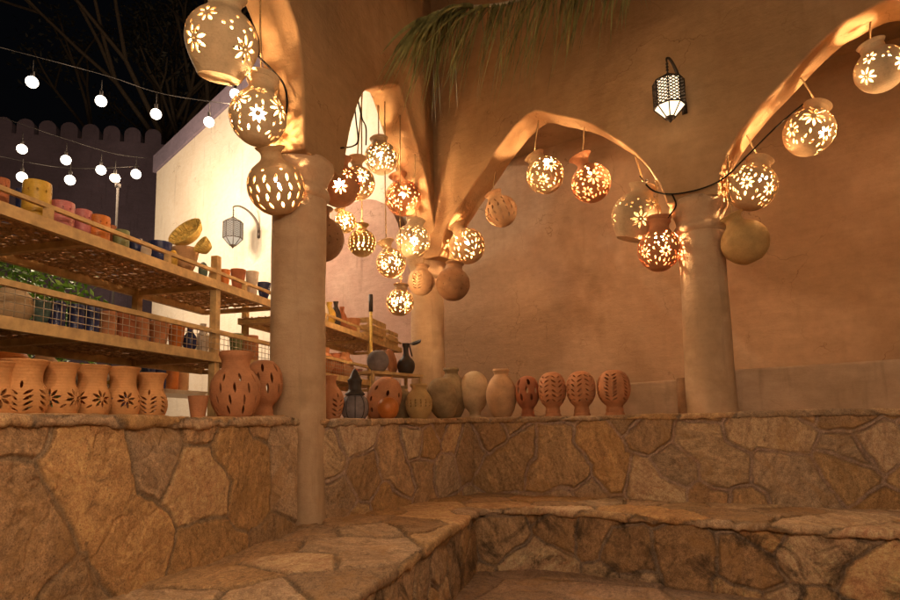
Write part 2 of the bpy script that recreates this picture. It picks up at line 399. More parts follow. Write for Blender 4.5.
# ------------------------------------------------------------------ masonry
def v2(a, b=0.): return Vector((a, b))
W0 = B - DL * 4.6
endL = [B - DL * .40, B - DL * .35 - NL * .03, B - DL * .27 - NL * .22]
w = empty('stone_wall', (W0.x, W0.y, 0), 'low rubble stone wall of large flat slabs at left, carrying the row of flower cut jars', 'wall')
w.location = (0, 0, 0)
face_sheet('wall_face', [W0] + endL, .40, LEDGE_L - .035, .0058, M['stone'], w, seed=12, size=.40, joint=.009, relief=.004, asp=.75, rough=.006, soft=.014, til=.018, crack=.5, mortar=(.36, .26, .17))
cap_sheet('coping', [W0] + endL, [W0 - NL * .6, B - DL * .40 - NL * .6, B - DL * .3 - NL * .6, B - DL * .2 - NL * .6], LEDGE_L, .05, .022, .008, M['stone_seat'], w, .03, seed=21, size=.42, joint=.012, relief=.006, rough=.005)
w = empty('stone_wall', (0, 0, 0), 'low rubble stone wall turning the corner and running right below the columns', 'wall')
W3 = C2 + DR * 5.2
wl = [Vector((-.93, 3.988)), C2, W3]
face_sheet('wall_face', wl, .40, LEDGE_R - .035, .0075, M['stone'], w, seed=35, size=.27, joint=.026, relief=.006, asp=1.05, rough=.006, soft=.012, til=.02, mortar=(.47, .34, .27))
cap_sheet('coping', wl, [Vector((-1.5, 4.35)), COL2 + Vector((-.45, .45)), W3 - NR * 1.1], LEDGE_R, .045, .018, .009, M['stone_seat'], w, .03, seed=42, size=.34, joint=.014, relief=.005, rough=.005)

F1 = Vector((.171, 4.526)); F2 = Vector((.54, 4.586)); FD = Vector((.246, .969)).normalized(); FR = Vector((.833, -.553)).normalized()
F0 = F1 - FD * 4.7; F3 = F2 + FR * 4.2
bf = [F0, F1 - FD * .55, F1 - FD * .03 , F2 + FR * .02, F3]
w = empty('stone_bench', (0, 0, 0), 'built in stone bench of flat slabs following both walls round the sunken floor', 'bench')
face_sheet('bench_face', bf, -.02, SEAT - .05, .008, M['stone_bench'], w, seed=58, size=.27, joint=.02, relief=.006, asp=.9, rough=.008, soft=.012, til=.022, crack=.8, mortar=(.33, .25, .19))
cap_sheet('seat_slab', bf, [W0 - NL * .05, B - NL * .06, Vector((-.2, 4.95)) + Vector((-.04, .03)), C2 + Vector((.05, .06)), W3 - NR * .05],
          SEAT, .055, .03, .0085, M['stone_seat'], w, .0095, seed=63, size=.34, joint=.012, relief=.006, rough=.008, soft=.02, mortar=(.30, .22, .15))

# floor and ground
m, nt, b = mat_new('paving'); co = coords(nt)
f1 = noise(nt, co, 1.6, 6, .65, .5); f2 = noise(nt, co, 22, 6, .7)
c = ramp(nt, f1, [(.3, (.25, .165, .115)), (.5, (.33, .225, .16)), (.7, (.40, .28, .20))])
c = mixc(nt, .6, c, ramp(nt, f2, [(.3, (.25, .25, .25)), (.7, (.75, .75, .75))]), 'OVERLAY')
nt.links.new(c, b.inputs['Base Color']); b.inputs['Roughness'].default_value = .8
n1 = bump(nt, b, f1, .4, .03); bump(nt, b, f2, .4, .01, n1); M['paving'] = m
x, y = np.meshgrid(np.arange(-1.2, 5.4, .014), np.arange(.2, 5.0, .014), indexing='ij')
h, c = stones(np.stack([x.ravel(), y.ravel()], 1), seed=71, size=.62, joint=.014, relief=.006, rough=.006, mortar=(.24, .17, .12))
pos = np.stack([x, y, (h.reshape(x.shape)) + .003], -1)
tag(link('floor', grid_mesh('floor', pos, c * .0 + np.array([.36, .25, .18]) * (.75 + .5 * (c.mean(1, keepdims=True) / .28 - .5))), M['stone_seat']), kind='structure')
m = MB(); m.add([(-300, -300, -.03), (300, -300, -.03), (300, 300, -.03), (-300, 300, -.03)], [(0, 1, 2, 3)], False)
tag(m.build('ground', mk_plaster('packed_earth', (.28, .19, .12), (.23, .15, .09), (.33, .23, .15), .4)), kind='structure')

# ------------------------------------------------------------------ arcades
ARCH2 = [(.27, 2.90), (.32, 3.10), (.40, 3.36), (.53, 3.63), (.72, 3.85), (1.02, 4.06), (1.30, 4.205), (1.42, 4.20), (1.66, 4.0), (1.98, 3.70), (2.2, 3.38), (2.32, 3.12), (2.37, 2.90)]
ARCH1 = [(-2.85, 2.90), (-2.8, 3.2), (-2.6, 3.62), (-2.2, 4.0), (-1.6, 4.28), (-1.3, 4.3), (-.8, 4.08), (-.5, 3.84), (-.345, 3.66), (-.285, 3.4), (-.262, 3.10), (-.26, 2.90)]
ARCH3 = [(.33, 2.84), (.42, 3.12), (.62, 3.34), (.86, 3.58), (1.11, 3.83), (1.37, 4.02), (1.47, 4.06), (1.56, 4.045), (1.72, 3.955), (1.97, 3.81), (2.2, 3.62), (2.37, 3.45), (2.53, 3.24), (2.64, 3.02), (2.69, 2.84)]
ARCH4 = [(3.09, 2.84), (3.14, 3.08), (3.31, 3.33), (3.64, 3.62), (3.91, 3.83), (4.16, 3.935), (4.26, 3.95), (4.36, 3.92), (4.6, 3.81), (4.9, 3.6), (5.2, 3.3), (5.38, 3.05), (5.42, 2.84)]
def arch_z(arch, s):
    P = catmull([Vector((a, z, 0)) for a, z in arch], 6)
    for a, b_ in zip(P[:-1], P[1:]):
        if a.x <= s <= b_.x: return a.y + (b_.y - a.y) * (s - a.x) / max(1e-6, b_.x - a.x)
    return arch[0][1]
def arcade(name, c0, d, s0, s1, zt, arches, mat, label):
    n = Vector((d.y, -d.x)); poly = [(s1, zt), (s0, zt), (s0, arches[0][0][1])]
    for a in arches:
        cp_ = catmull([Vector((x, z, 0)) for x, z in a], 5); jit = fbm(np.array([(p.x * 4, p.y * 4) for p in cp_]), 9, 3) * .045
        poly += [(p.x, p.y + (e if 0 < q < len(cp_) - 1 else 0)) for q, (p, e) in enumerate(zip(cp_, jit))]
    poly.append((s1, arches[-1][-1][1]))
    bm = bmesh.new(); vs = [bm.verts.new((c0.x + d.x * s + n.x * HT, c0.y + d.y * s + n.y * HT, z)) for s, z in poly]
    f = bm.faces.new(vs)
    r = bmesh.ops.extrude_face_region(bm, geom=[f])
    bmesh.ops.translate(bm, verts=[v for v in r['geom'] if isinstance(v, bmesh.types.BMVert)], vec=(-n.x * .31, -n.y * .31, 0))
    bmesh.ops.recalc_face_normals(bm, faces=bm.faces)
    me = bpy.data.meshes.new(name); bm.to_mesh(me); bm.free()
    o = link(name, me, mat)
    bv = o.modifiers.new('soft_edges', 'BEVEL'); bv.width = .022; bv.segments = 3; bv.limit_method = 'ANGLE'; bv.angle_limit = radians(50); bv.harden_normals = True
    for p in me.polygons: p.use_smooth = True
    sharpen(me, 25)
    return tag(o, label, 'arcade')
arcade('arched_wall', COL1, AL, -5.2, 2.66, 7.0, [ARCH1, ARCH2], M['plaster'], 'tall earth plaster arched wall at left, with tight pointed arch between the columns')
arcade('arched_wall', COL2, AR, -.08, 7.5, 7.01, [ARCH3, ARCH4], M['plaster'], 'wide earth plaster arched wall across the back, with two broad pointed arches')

def lumpy(m, ph, amp):
    A = np.array([(math.atan2(v[1], v[0]) , v[2]) for v in m.v]); Q = np.stack([np.cos(A[:, 0]) * 1.6 + ph, np.sin(A[:, 0]) * 1.6 + A[:, 1] * 2.3], 1)
    d = fbm(Q, 3, 4) * amp * 2
    m.v = [(v[0] * (1 + e / .19), v[1] * (1 + e / .19), v[2]) for v, e in zip(m.v, d)]
def column(c, z0, z1, r, label, zcap=None):
    o = empty('column', (c.x, c.y, z0), label, 'column', 'plastered columns of the arcade')
    H = z1 - z0; m = MB()
    k = 44; pr = [(r * 1.04, -.01), (r * 1.035, .03)] + [(r * (1.02 - .05 * i / k), .03 + (H - .3) * i / k) for i in range(1, k + 1)]
    m.lathe(pr, 48); lumpy(m, c.x * 7, .010); m.build('shaft', M['column'], o)
    m = MB(); q = H - .27
    pr = [(r * .95, q - .01), (r * 1.02, q), (r * 1.10, q + .015), (r * 1.13, q + .035), (r * 1.10, q + .055), (r * 1.0, q + .075), (r * 1.0, q + .10), (r * 1.06, q + .14), (r * 1.16, q + .18), (r * 1.24, q + .205), (r * 1.26, q + .23), (r * 1.24, q + .262), (r * 1.1, q + .285), (.01, q + .286)]
    m.lathe(pr, 48); lumpy(m, c.x * 5 + 2, .009); m.build('capital', M['column'], o)
    return o
column(COL1, SEAT - .03, 2.93, .19, 'thick round plaster column standing on the bench at the end of the left wall')
column(COL2, LEDGE_R - .02, 2.93, .185, 'round plaster column in the far corner behind the hanging lantern cluster')
column(COL3, LEDGE_R - .012, 2.87, .185, 'round plaster column at right between the two broad arches')
column(COL1 + AL * -3.1, SEAT, 2.93, .19, 'round plaster column beside the viewer, outside the left edge of the photo')
column(COL2 + AR * 5.66, LEDGE_R, 2.87, .185, 'round plaster column outside the right edge of the photo')

# gallery behind the right arcade
def wall_slab(name, p, q, z0, z1, th, mat, **kw):
    p, q = Vector(p), Vector(q); d = (q - p).normalized(); n = Vector((d.y, -d.x))
    m = MB(); c = (p + q) / 2 - n * th / 2
    m.obox((c.x, c.y, (z0 + z1) / 2), (*((q - p) / 2), 0), (*(n * th / 2), 0), (0, 0, (z1 - z0) / 2))
    return m.build(name, mat)
g0 = COL2 - ARN * 1.55
tag(wall_slab('gallery_wall', g0 - AR * 1.25, g0 + AR * 7.5, 0, 4.7, .25, M['gallery']), 'brown patchy plaster rear wall seen through the two broad arches', 'wall')
c_ = COL2 + AR * 3.75 - ARN * .98
m = MB(); m.obox((c_.x, c_.y, 4.62), (*(AR * 3.9), 0), (*(ARN * .76), 0), (0, 0, .06)); tag(m.build('shade_ceiling', M['roof']), 'unseen flat ceiling added to darken the gallery behind the broad arches', 'roof')  # slab added out of view so the top of the gallery falls dark
# low parapet between columns (two pieces, stub post)
def par(s0, s1, off, z1a, z1b, th, name, mat, label):
    a = COL2 + AR * s0 - ARN * off; b_ = COL2 + AR * s1 - ARN * off; n = ARN * th
    z0 = LEDGE_R - .03
    vs = [(a.x, a.y, z0), (b_.x, b_.y, z0), (b_.x, b_.y, z1b), (a.x, a.y, z1a)]
    vs += [(x - n.x, y - n.y, z) for x, y, z in vs]
    m = MB(); m.add(vs, [(0, 1, 2, 3), (7, 6, 5, 4), (3, 2, 6, 7), (0, 4, 5, 1), (1, 5, 6, 2), (0, 3, 7, 4)], False)
    o = m.build(name, mat); bv = o.modifiers.new('soft', 'BEVEL'); bv.width = .015; bv.segments = 2
    return tag(o, label, 'wall')
par(3.0, 7.4, .06, 1.46, 1.47, .3, 'low_wall', M['grey_plaster'], 'long smooth beige parapet wall on the ledge right of the right column')
par(2.05, 2.78, .08, 1.40, 1.41, .3, 'low_wall', M['grey_plaster'], 'short smooth beige parapet wall left of the right column')
m = MB(); pc = COL3 + AR * -.205 + ARN * .02
m.lathe([(.052, 0), (.052, .29), (.046, .30), (.001, .302)], 20)
tag(m.build('stub_post', M['brown_clay'], None, (pc.x, pc.y, LEDGE_R - .005)), 'short dark brown stub standing against the left side of the right column', 'post')

# ------------------------------------------------------------------ pierced pottery
def resample(prof, n):
    P = catmull([Vector((r, z, 0)) for r, z in prof], 8)
    L = [0]
    for a, b_ in zip(P[:-1], P[1:]): L.append(L[-1] + (b_ - a).length)
    out = []; j = 0
    for i in range(n + 1):
        t = L[-1] * i / n
        while j < len(L) - 2 and L[j + 1] < t: j += 1
        k = (t - L[j]) / max(1e-9, L[j + 1] - L[j]); q = P[j].lerp(P[j + 1], k); out.append((max(.001, q.x), q.y, t))
    return out
def leaf_pts(a, b_, rot, n=10, sharp=1.0):
    out = []
    for k in range(n):
        t = 2 * pi * k / n; x = cos(t); y = sin(t)
        y *= (1 - .35 * sharp * abs(x)); out.append((a * x * cos(rot) - b_ * y * sin(rot), a * x * sin(rot) + b_ * y * cos(rot)))
    return out
def flower(phi, z, R_, n, r0, r1, w, rot=0):
    """n petals around a point: (phi, z, dx, dz, angle, half length, half width)"""
    return [(phi, z, cos(rot + 2 * pi * k / n) * (r0 + r1) / 2, sin(rot + 2 * pi * k / n) * (r0 + r1) / 2, rot + 2 * pi * k / n, (r1 - r0) / 2, w) for k in range(n)]
def pattern(kind, R_, rs):
    H = []; u = R_
    if kind == 'bigflowers':
        for k in range(4):
            p = 2 * pi * (k + .5) / 4; H += flower(p, -.28 * u, u, 8, .10 * u, .36 * u, .055 * u, .2) + [(p, -.28 * u, 0, 0, 0, .025 * u, .025 * u)]
            q = p + pi / 4 - .001 if k < 3 else None
            H += flower(p + .35, .42 * u, u, 7, .09 * u, .27 * u, .05 * u)
            for d, z in ((-.5, .12), (-.5, .3), (-.72, .2), (-.3, .5), (-.12, .16)): H.append((p + d, z * u, 0, 0, 0, .045 * u, .045 * u))
    elif kind == 'flowers':
        for k in range(5):
            p = 2 * pi * (k + .5) / 5; H += flower(p, -.02 * u, u, 8, .11 * u, .37 * u, .06 * u, .39)
            if k < 4:
                H += flower(p + pi / 5, .50 * u, u, 6, .07 * u, .22 * u, .045 * u)
                H += flower(p + pi / 5, -.52 * u, u, 7, .08 * u, .26 * u, .05 * u)
                for z in (.18, -.12): H.append((p + pi / 5, z * u, 0, 0, 0, .06 * u, .06 * u))
        for k in range(9): H.append((2 * pi * (k + .5) / 9, -.82 * u, 0, 0, pi / 2, .10 * u, .05 * u))
    elif kind == 'blooms':
        for k in range(4):
            p = 2 * pi * (k + .5) / 4; H += flower(p, .12 * u, u, 9, .10 * u, .42 * u, .06 * u, .1)
            if k < 3:
                H += flower(p + pi / 4, -.4 * u, u, 8, .09 * u, .3 * u, .055 * u, .3)
                H += flower(p + pi / 4, .55 * u, u, 6, .07 * u, .2 * u, .05 * u)
        for k in range(11):
            H.append((2 * pi * (k + .5) / 11, -.78 * u, 0, 0, pi / 2 + .3 * (-1) ** k, .11 * u, .05 * u))
    elif kind == 'daisies':
        for k in range(6):
            p = 2 * pi * (k + .5) / 6; H += flower(p, -.30 * u, u, 8, .08 * u, .27 * u, .05 * u, .2)
            H += flower(p, .42 * u, u, 8, .06 * u, .22 * u, .045 * u, .2)
            H += [(p, .07 * u, 0, 0, 0, .05 * u, .05 * u), (p, -.68 * u, 0, 0, pi / 2, .1 * u, .05 * u)]
            if k < 5: H += [(p + pi / 6, z * u, 0, 0, pi / 2, .075 * u, .045 * u) for z in (.1, -.06, -.55, -.78)] + [(p + pi / 6, .6 * u, 0, 0, pi / 2, .09 * u, .045 * u)]
    elif kind == 'petal_rows':
        for j, (z, n) in enumerate(((.30, 15), (-.02, 16), (-.34, 15), (-.64, 12))):
            for k in range(n): H.append((2 * pi * (k + .5 + .0 * (j % 2)) / n, z * u, 0, 0, pi / 2 + (.25 if j % 2 else -.2), .135 * u, .058 * u))
        for k in range(8): H.append((2 * pi * (k + .5) / 8, .58 * u, 0, 0, 0, .05 * u, .05 * u))
    elif kind == 'dots':
        for j, z in enumerate((.55, .35, .15, -.05, -.25, -.45, -.65)):
            n = int(18 * sqrt(1 - z * z))
            for k in range(n): H.append((2 * pi * (k + .5) / n, z * u, 0, 0, pi / 2, .06 * u, .045 * u))
    elif kind == 'leaves':
        for j, (z, n) in enumerate(((.5, 9), (.2, 11), (-.12, 11), (-.44, 10), (-.72, 8))):
            for k in range(n): H.append((2 * pi * (k + .5) / n, z * u, 0, 0, pi / 2 + (.6 if (k + j) % 2 else -.6), .145 * u, .055 * u))
    elif kind == 'slots':
        for j, (z, n) in enumerate(((.55, 12), (.18, 16), (-.20, 16), (-.58, 12))):
            for k in range(n): H.append((2 * pi * (k + .5) / n, z * u, 0, 0, pi / 2 + .08 * (-1) ** j, .165 * u, .066 * u))
    elif kind == 'brush':       # sprays of cuts with plain clay between
        for k in range(4):
            p = 2 * pi * (k + .5) / 4
            for j in range(-3, 4):
                H.append((p + .22, j * .2 * u, 0, 0, .5, .15 * u, .045 * u)); H.append((p - .22, j * .2 * u, 0, 0, -.5, .15 * u, .045 * u))
    elif kind == 'none': pass
    if kind in ('flowers', 'blooms', 'daisies', 'leaves'):      # small leaf cuts filling the free clay
        for j in range(10):
            z = -.82 + .17 * j
            n = max(6, int(15 * sqrt(max(.1, 1 - z * z))))
            for k in range(n): H.append((2 * pi * (k + .5 * (j % 2) + .25) / n, z * u, 0, 0, pi / 2 + rs.uniform(-.7, .7), rs.choice((.11, .095, .07)) * u, .045 * u))
    if kind == 'speckle':
        for j, z in enumerate((.55, .3, .05, -.2, -.45)):
            n = 16
            for k in range(n):
                if (k + j) % 3: H.append((2 * pi * (k + .5) / n, (z + .05 * (k % 2)) * u, 0, 0, rs.uniform(0, 3), .055 * u, .032 * u))
    return H
def pierced(name, prof, holes, seg=48, rows=26, wall=.007, base=True, hs=1.0, gap=.0022):
    """lathe shell with real openings cut through it (constrained triangulation of the unrolled wall)"""
    R = resample(prof, rows * 4); T = R[-1][2]; zz = [q[1] for q in R]
    def r_at(t):
        i = min(len(R) - 2, max(0, int(t / T * (len(R) - 1)))); a, b_ = R[i], R[i + 1]; k = (t - a[2]) / max(1e-9, b_[2] - a[2])
        return a[0] + (b_[0] - a[0]) * k, a[1] + (b_[1] - a[1]) * k
    def t_of(z):
        best = min(R[int(len(R) * .03):], key=lambda q: abs(q[1] - z)); return best[2]
    Rm = max(q[0] for q in R) * .9
    pts = []; faces = []; polys = []
    for (phi, z, dx, dz, ang, a, b_) in holes:
        t0 = t_of(z); poly = []
        a *= hs; b_ *= hs; dx *= 1 + (hs - 1) * .6; dz *= 1 + (hs - 1) * .6
        for x, y in leaf_pts(a, b_, ang, 10 if a > b_ * 1.3 else 8, 1 if a > b_ * 1.3 else 0):
            t = t0 + dz + y; r, _ = r_at(min(T * .98, max(T * .02, t)))
            poly.append(((phi + (dx + x) / max(r, .25 * Rm)) * Rm, t))
        if min(p[0] for p in poly) < .01 * Rm or max(p[0] for p in poly) > (2 * pi - .01) * Rm: continue
        if min(p[1] for p in poly) < T * .04 or max(p[1] for p in poly) > T * .97: continue
        bb = (min(p[0] for p in poly), max(p[0] for p in poly), min(p[1] for p in poly), max(p[1] for p in poly))
        cxy = ((bb[0] + bb[1]) / 2, (bb[2] + bb[3]) / 2)
        clash = False
        for (b2, q2, c2) in polys:
            if bb[0] < b2[1] + gap and bb[1] > b2[0] - gap and bb[2] < b2[3] + gap and bb[3] > b2[2] - gap:
                md = min((p[0] - q[0]) ** 2 + (p[1] - q[1]) ** 2 for p in poly for q in q2)
                if md < gap ** 2: clash = True; break
                def ins(pt, pg):
                    r_ = False; j = len(pg) - 1
                    for i in range(len(pg)):
                        if (pg[i][1] > pt[1]) != (pg[j][1] > pt[1]) and pt[0] < (pg[j][0] - pg[i][0]) * (pt[1] - pg[i][1]) / (pg[j][1] - pg[i][1]) + pg[i][0]: r_ = not r_
                        j = i
                    return r_
                if any(ins(p, q2) for p in poly) or any(ins(q, poly) for q in q2): clash = True; break
        if clash: continue
        polys.append((bb, poly, cxy))
    for i in range(seg + 1):
        for j in range(rows + 1):
            x, y = 2 * pi * i / seg * Rm, T * j / rows; ok = True
            if 0 < i < seg and 0 < j < rows:
                for (bb, _, _) in polys:
                    if bb[0] - .002 < x < bb[1] + .002 and bb[2] - .002 < y < bb[3] + .002: ok = False; break
            if ok: pts.append((x, y))
    for (_, poly, _) in polys:
        k = len(pts); pts += poly; faces.append(list(range(k, k + len(poly))))
    vo, eo, fo, ov, oe, of = delaunay_2d_cdt([Vector(p) for p in pts], [], faces, 0, 1e-7)
    bm = bmesh.new(); vs = []
    for v in vo:
        r, z = r_at(min(T, max(0, v.y))); p = v.x / Rm; vs.append(bm.verts.new((r * cos(p), r * sin(p), z)))
    for f, o_ in zip(fo, of):
        if not o_:
            try: bm.faces.new([vs[i] for i in f])
            except ValueError: pass
    bmesh.ops.remove_doubles(bm, verts=bm.verts, dist=1e-5)
    loose = [v for v in bm.verts if not v.link_faces]; bmesh.ops.delete(bm, geom=loose, context='VERTS')
    if base:
        zb = R[0][1]; ring = [v for v in bm.verts if abs(v.co.z - zb) < 1e-6 and v.is_boundary]
        if len(ring) > 3:
            ring.sort(key=lambda v: math.atan2(v.co.y, v.co.x)); bm.faces.new(ring)
    bmesh.ops.recalc_face_normals(bm, faces=bm.faces)
    if sum(f.normal.dot(f.calc_center_median() - Vector((0, 0, f.calc_center_median().z))) for f in bm.faces) < 0: bmesh.ops.reverse_faces(bm, faces=bm.faces)
    bmesh.ops.solidify(bm, geom=bm.faces[:], thickness=wall)
    for f in bm.faces: f.smooth = True
    for e in bm.edges:
        if len(e.link_faces) != 2 or e.calc_face_angle(0) > radians(38): e.smooth = False
    me = bpy.data.meshes.new(name); bm.to_mesh(me); bm.free(); return me

def lantern_profile(style):  # noqa
    """unit-radius body: (r, z) from base to lip"""
    if style == 'round':
        pr = [(.30, -.965), (.55, -.84), (.82, -.57), (.975, -.22), (1, .02), (.94, .35), (.76, .65), (.52, .84), (.40, .93), (.355, 1.04), (.36, 1.14), (.43, 1.24), (.52, 1.31), (.53, 1.36)]
    elif style == 'trumpet':
        pr = [(.28, -.97), (.55, -.84), (.82, -.57), (.975, -.22), (1, .02), (.94, .35), (.74, .67), (.45, .88), (.31, 1.0), (.30, 1.12), (.37, 1.28), (.50, 1.43), (.60, 1.52)]
    elif style == 'collar':
        pr = [(.32, -.96), (.55, -.84), (.82, -.57), (.975, -.22), (1, .02), (.93, .37), (.74, .66), (.50, .86), (.46, .95), (.47, 1.04), (.45, 1.10), (.48, 1.15), (.55, 1.20), (.56, 1.27), (.50, 1.30)]
    elif style == 'squat':
        pr = [(.58, -1.0), (.61, -.965), (.66, -.86), (.83, -.57), (.975, -.2), (1.0, .05), (.93, .38), (.74, .66), (.5, .86), (.44, .98), (.48, 1.1), (.58, 1.2), (.6, 1.26)]
    elif style == 'tall':
        pr = [(.34, -.98), (.55, -.84), (.80, -.6), (.96, -.25), (1, .02), (.92, .36), (.72, .68), (.53, .93), (.46, 1.1), (.46, 1.24), (.52, 1.32), (.56, 1.38), (.50, 1.42), (.50, 1.47), (.58, 1.54), (.58, 1.60)]
    return pr
_cache = {}
GL = 'pierced clay lanterns hung in the arches'
def lantern(px, py, dpx, depth, style, kind, mat, tilt, label, hang=None, lit=True, lean=0, spin=0, bulb_at=None, rope=True, sq=1.0):
    c = at(px, py, depth); R_ = dpx * depth / FPX / 2
    o = empty('pottery_lantern', c, label, 'lantern', GL)
    key = (style, kind, mat)
    if key not in _cache:
        pr = [(r * .175, z * .175 * (sq if z < 0 else 1)) for r, z in lantern_profile(style)]
        _cache[key] = pierced('lantern_body', pr, pattern(kind, .175, random.Random(len(_cache) + 3)), 56, 32, .0075, hs=1.0 if kind in ('speckle', 'slots', 'dots') else 1.12, gap=.0042)
    rot = Matrix.Rotation(radians(tilt), 4, 'Y') @ Matrix.Rotation(radians(lean), 4, 'X') @ Matrix.Rotation(radians(spin), 4, 'Z')
    k = R_ / .175
    b_ = link('lantern_body', _cache[key], None, o)
    if not b_.data.materials: b_.data.materials.append(M[mat])
    b_.matrix_local = rot @ Matrix.Scale(k, 4)
    tl = rot @ Vector((0, 0, 1.25 * R_)); top = rot @ Vector((0, 0, .9 * R_))
    if hang is None: hang = c + Vector((0, 0, R_ * 1.35 + .25))
    hg = Vector(hang) - c
    if rope:
        m = MB(); pts = [top, tl, tl.lerp(hg, .5) + Vector((rnd.uniform(-.006, .006), 0, 0)), hg]
        m.tube(catmull(pts, 4), .0065, 6); m.ball(tl.lerp(hg, .04), .016, 5); m.build('rope', M['rope'], o)
    if lit:
        m = MB(); bl = rot @ Vector(bulb_at or (0, 0, .12 * R_))
        m.ball(bl, .036, 6); m.build('bulb', M['bulb'], o)
        m = MB(); m.tube([bl + (rot @ Vector((0, 0, .022))), bl + (rot @ Vector((0, 0, .07)))], .016, 8); m.tube(catmull([bl + (rot @ Vector((0, 0, .07))), tl * .8, tl + Vector((.01, .01, .01))], 4), .004, 5); m.build('bulb_holder', M['cable'], o)
    return o
def hang_left(px, py, depth, arch):
    """soffit point above: s along the left arcade"""
    p = at(px, py, depth); s = (Vector((p.x, p.y)) - COL1).dot(AL); return Vector((p.x, p.y, arch_z(arch, s) + .015))
def hang_right(px, py, depth, arch):
    p = at(px, py, depth); s = (Vector((p.x, p.y)) - COL2).dot(AR); return Vector((p.x, p.y, arch_z(arch, s) + .015))
def plane_depth(px, py, c, n, off=0.):
    p = on_plane(px, py, (c + n * off), n); return depth_of(p)
def dl(px, py, off=0.): return plane_depth(px, py, COL1, AN, off)
def dr(px, py, off=0.): return plane_depth(px, py, COL2, ARN, off)

def LL(px, py, d, style, kind, mat, tilt, label, off=0., arch=ARCH2, hx=None, **kw):
    dep = dl(px, py, off); lantern(px, py, d, dep, style, kind, mat, tilt, label, hang=hang_left(hx or px, py, dep, arch), **kw)
def LR(px, py, d, style, kind, mat, tilt, label, off=0., arch=ARCH3, hx=None, **kw):
    dep = dr(px, py, off); lantern(px, py, d, dep, style, kind, mat, tilt, label, hang=hang_right(hx or px, py, dep, arch), **kw)
LL(222, 42, 70, 'squat', 'bigflowers', 'cream_clay', 8, 'largest cream lantern with big cut daisies, flat base, cut off by the top edge', -.05, ARCH1, lean=12, spin=20)
LL(258, 117, 56, 'tall', 'blooms', 'cream_clay', 4, 'cream lantern with tall ribbed neck in front of the first arch edge, blazing bulb inside', .02, ARCH1, lean=-6, spin=20)
LL(276, 187, 56, 'round', 'petal_rows', 'honey_clay', -4, 'tan lantern with rows of petal slits hanging against the left column capital', .0, ARCH1, lean=22, spin=10, hx=277)
LL(339, 186, 42, 'round', 'bigflowers', 'terracotta', 5, 'dark reddish lantern with single bold daisy, partly behind the left column', .05, lean=5, spin=150)
LL(358, 183, 34, 'trumpet', 'blooms', 'honey_clay', -3, 'honey coloured lantern with pale trumpet neck, overlapping the bold daisy lantern', .0, spin=70, hx=363)
LL(381, 158, 33, 'collar', 'flowers', 'cream_clay', -6, 'cream collared lantern hung highest inside the tight left arch', -.05, spin=15, hx=379)
LL(403, 198, 36, 'round', 'flowers', 'terracotta', -12, 'terracotta lantern below the highest collared one in the tight left arch', .02, spin=100, hx=399)
LL(362, 243, 28, 'round', 'dots', 'ochre_clay', 0, 'small ochre lantern pricked with dots, bulb glowing near its base', -.05, spin=0, bulb_at=(0, -.03, -.03))
LL(391, 263, 30, 'trumpet', 'daisies', 'honey_clay', -14, 'tan trumpet necked lantern left of the yellowish one in the left cluster', .05, spin=30, hx=386)
LL(413, 241, 35, 'collar', 'daisies', 'cream_clay', 8, 'yellowish cream daisy lantern in the middle of the left cluster', .12, spin=10, hx=416)
LL(345, 222, 22, 'round', 'leaves', 'ochre_clay', -20, 'small ochre lantern peeping below the bold daisy lantern', -.15, spin=10)
LL(400, 302, 28, 'collar', 'daisies', 'honey_clay', 4, 'lowest lit lantern, hanging left of the far corner column', .1, spin=40, hx=402)
lantern(321, 239, 46, dl(321, 239, -.1), 'round', 'speckle', 'brown_clay', 0, 'large unlit brown lantern mostly hidden behind the left column', hang=hang_left(334, 200, dl(334, 240, -.1), ARCH2), lit=False)
LR(467, 246, 36, 'round', 'leaves', 'honey_clay', -25, 'bright tan lantern of slanted leaf slits at the left foot of the middle arch', .05, spin=20, hx=462)
LR(501, 211, 32, 'collar', 'slots', 'tan_clay', -22, 'unlit tan lantern with long upright slots in the middle arch', .0, lit=False, hx=497)
LR(545, 175, 37, 'collar', 'blooms', 'honey_clay', -26, 'tan lantern with tilted neck hung near the peak of the middle arch', .0, spin=60, hx=541, bulb_at=(-.02, -.08, .09))
LR(591, 183, 39, 'trumpet', 'flowers', 'terracotta', -20, 'terracotta trumpet necked lantern right of the middle arch peak', .0, spin=12, hx=587, bulb_at=(-.02, -.07, .09))
LR(636, 216, 48, 'squat', 'bigflowers', 'pale_clay', 14, 'pale broad based lantern with a bare bulb above its neck, left of the right column', .06, spin=45, hx=638, lean=10, bulb_at=(0, -.02, .25))
LR(659, 250, 42, 'tall', 'daisies', 'terracotta', 3, 'terracotta lantern with glowing neck rim beside the right column', .16, spin=0, rope=True, hx=660, bulb_at=(0, 0, .1))
LR(752, 187, 47, 'collar', 'daisies', 'honey_clay', 20, 'tan lantern with ribbed collar at the left foot of the right arch', .05, ARCH4, spin=25, hx=750, bulb_at=(.03, -.06, .06))
LR(809, 132, 47, 'collar', 'blooms', 'honey_clay', 22, 'tan lantern with large bloom cut in its side, middle of the right arch', .0, ARCH4, spin=22, hx=805, bulb_at=(.05, -.07, .01))
LR(880, 69, 45, 'collar', 'bigflowers', 'cream_clay', -14, 'cream lantern with plain lower half hung at the peak of the right arch', .0, ARCH4, spin=60, hx=876, bulb_at=(-.02, -.07, .04))
def wall_lantern_hang(px, py, dep, up): return at(px, py, dep) + Vector((0, 0, up))
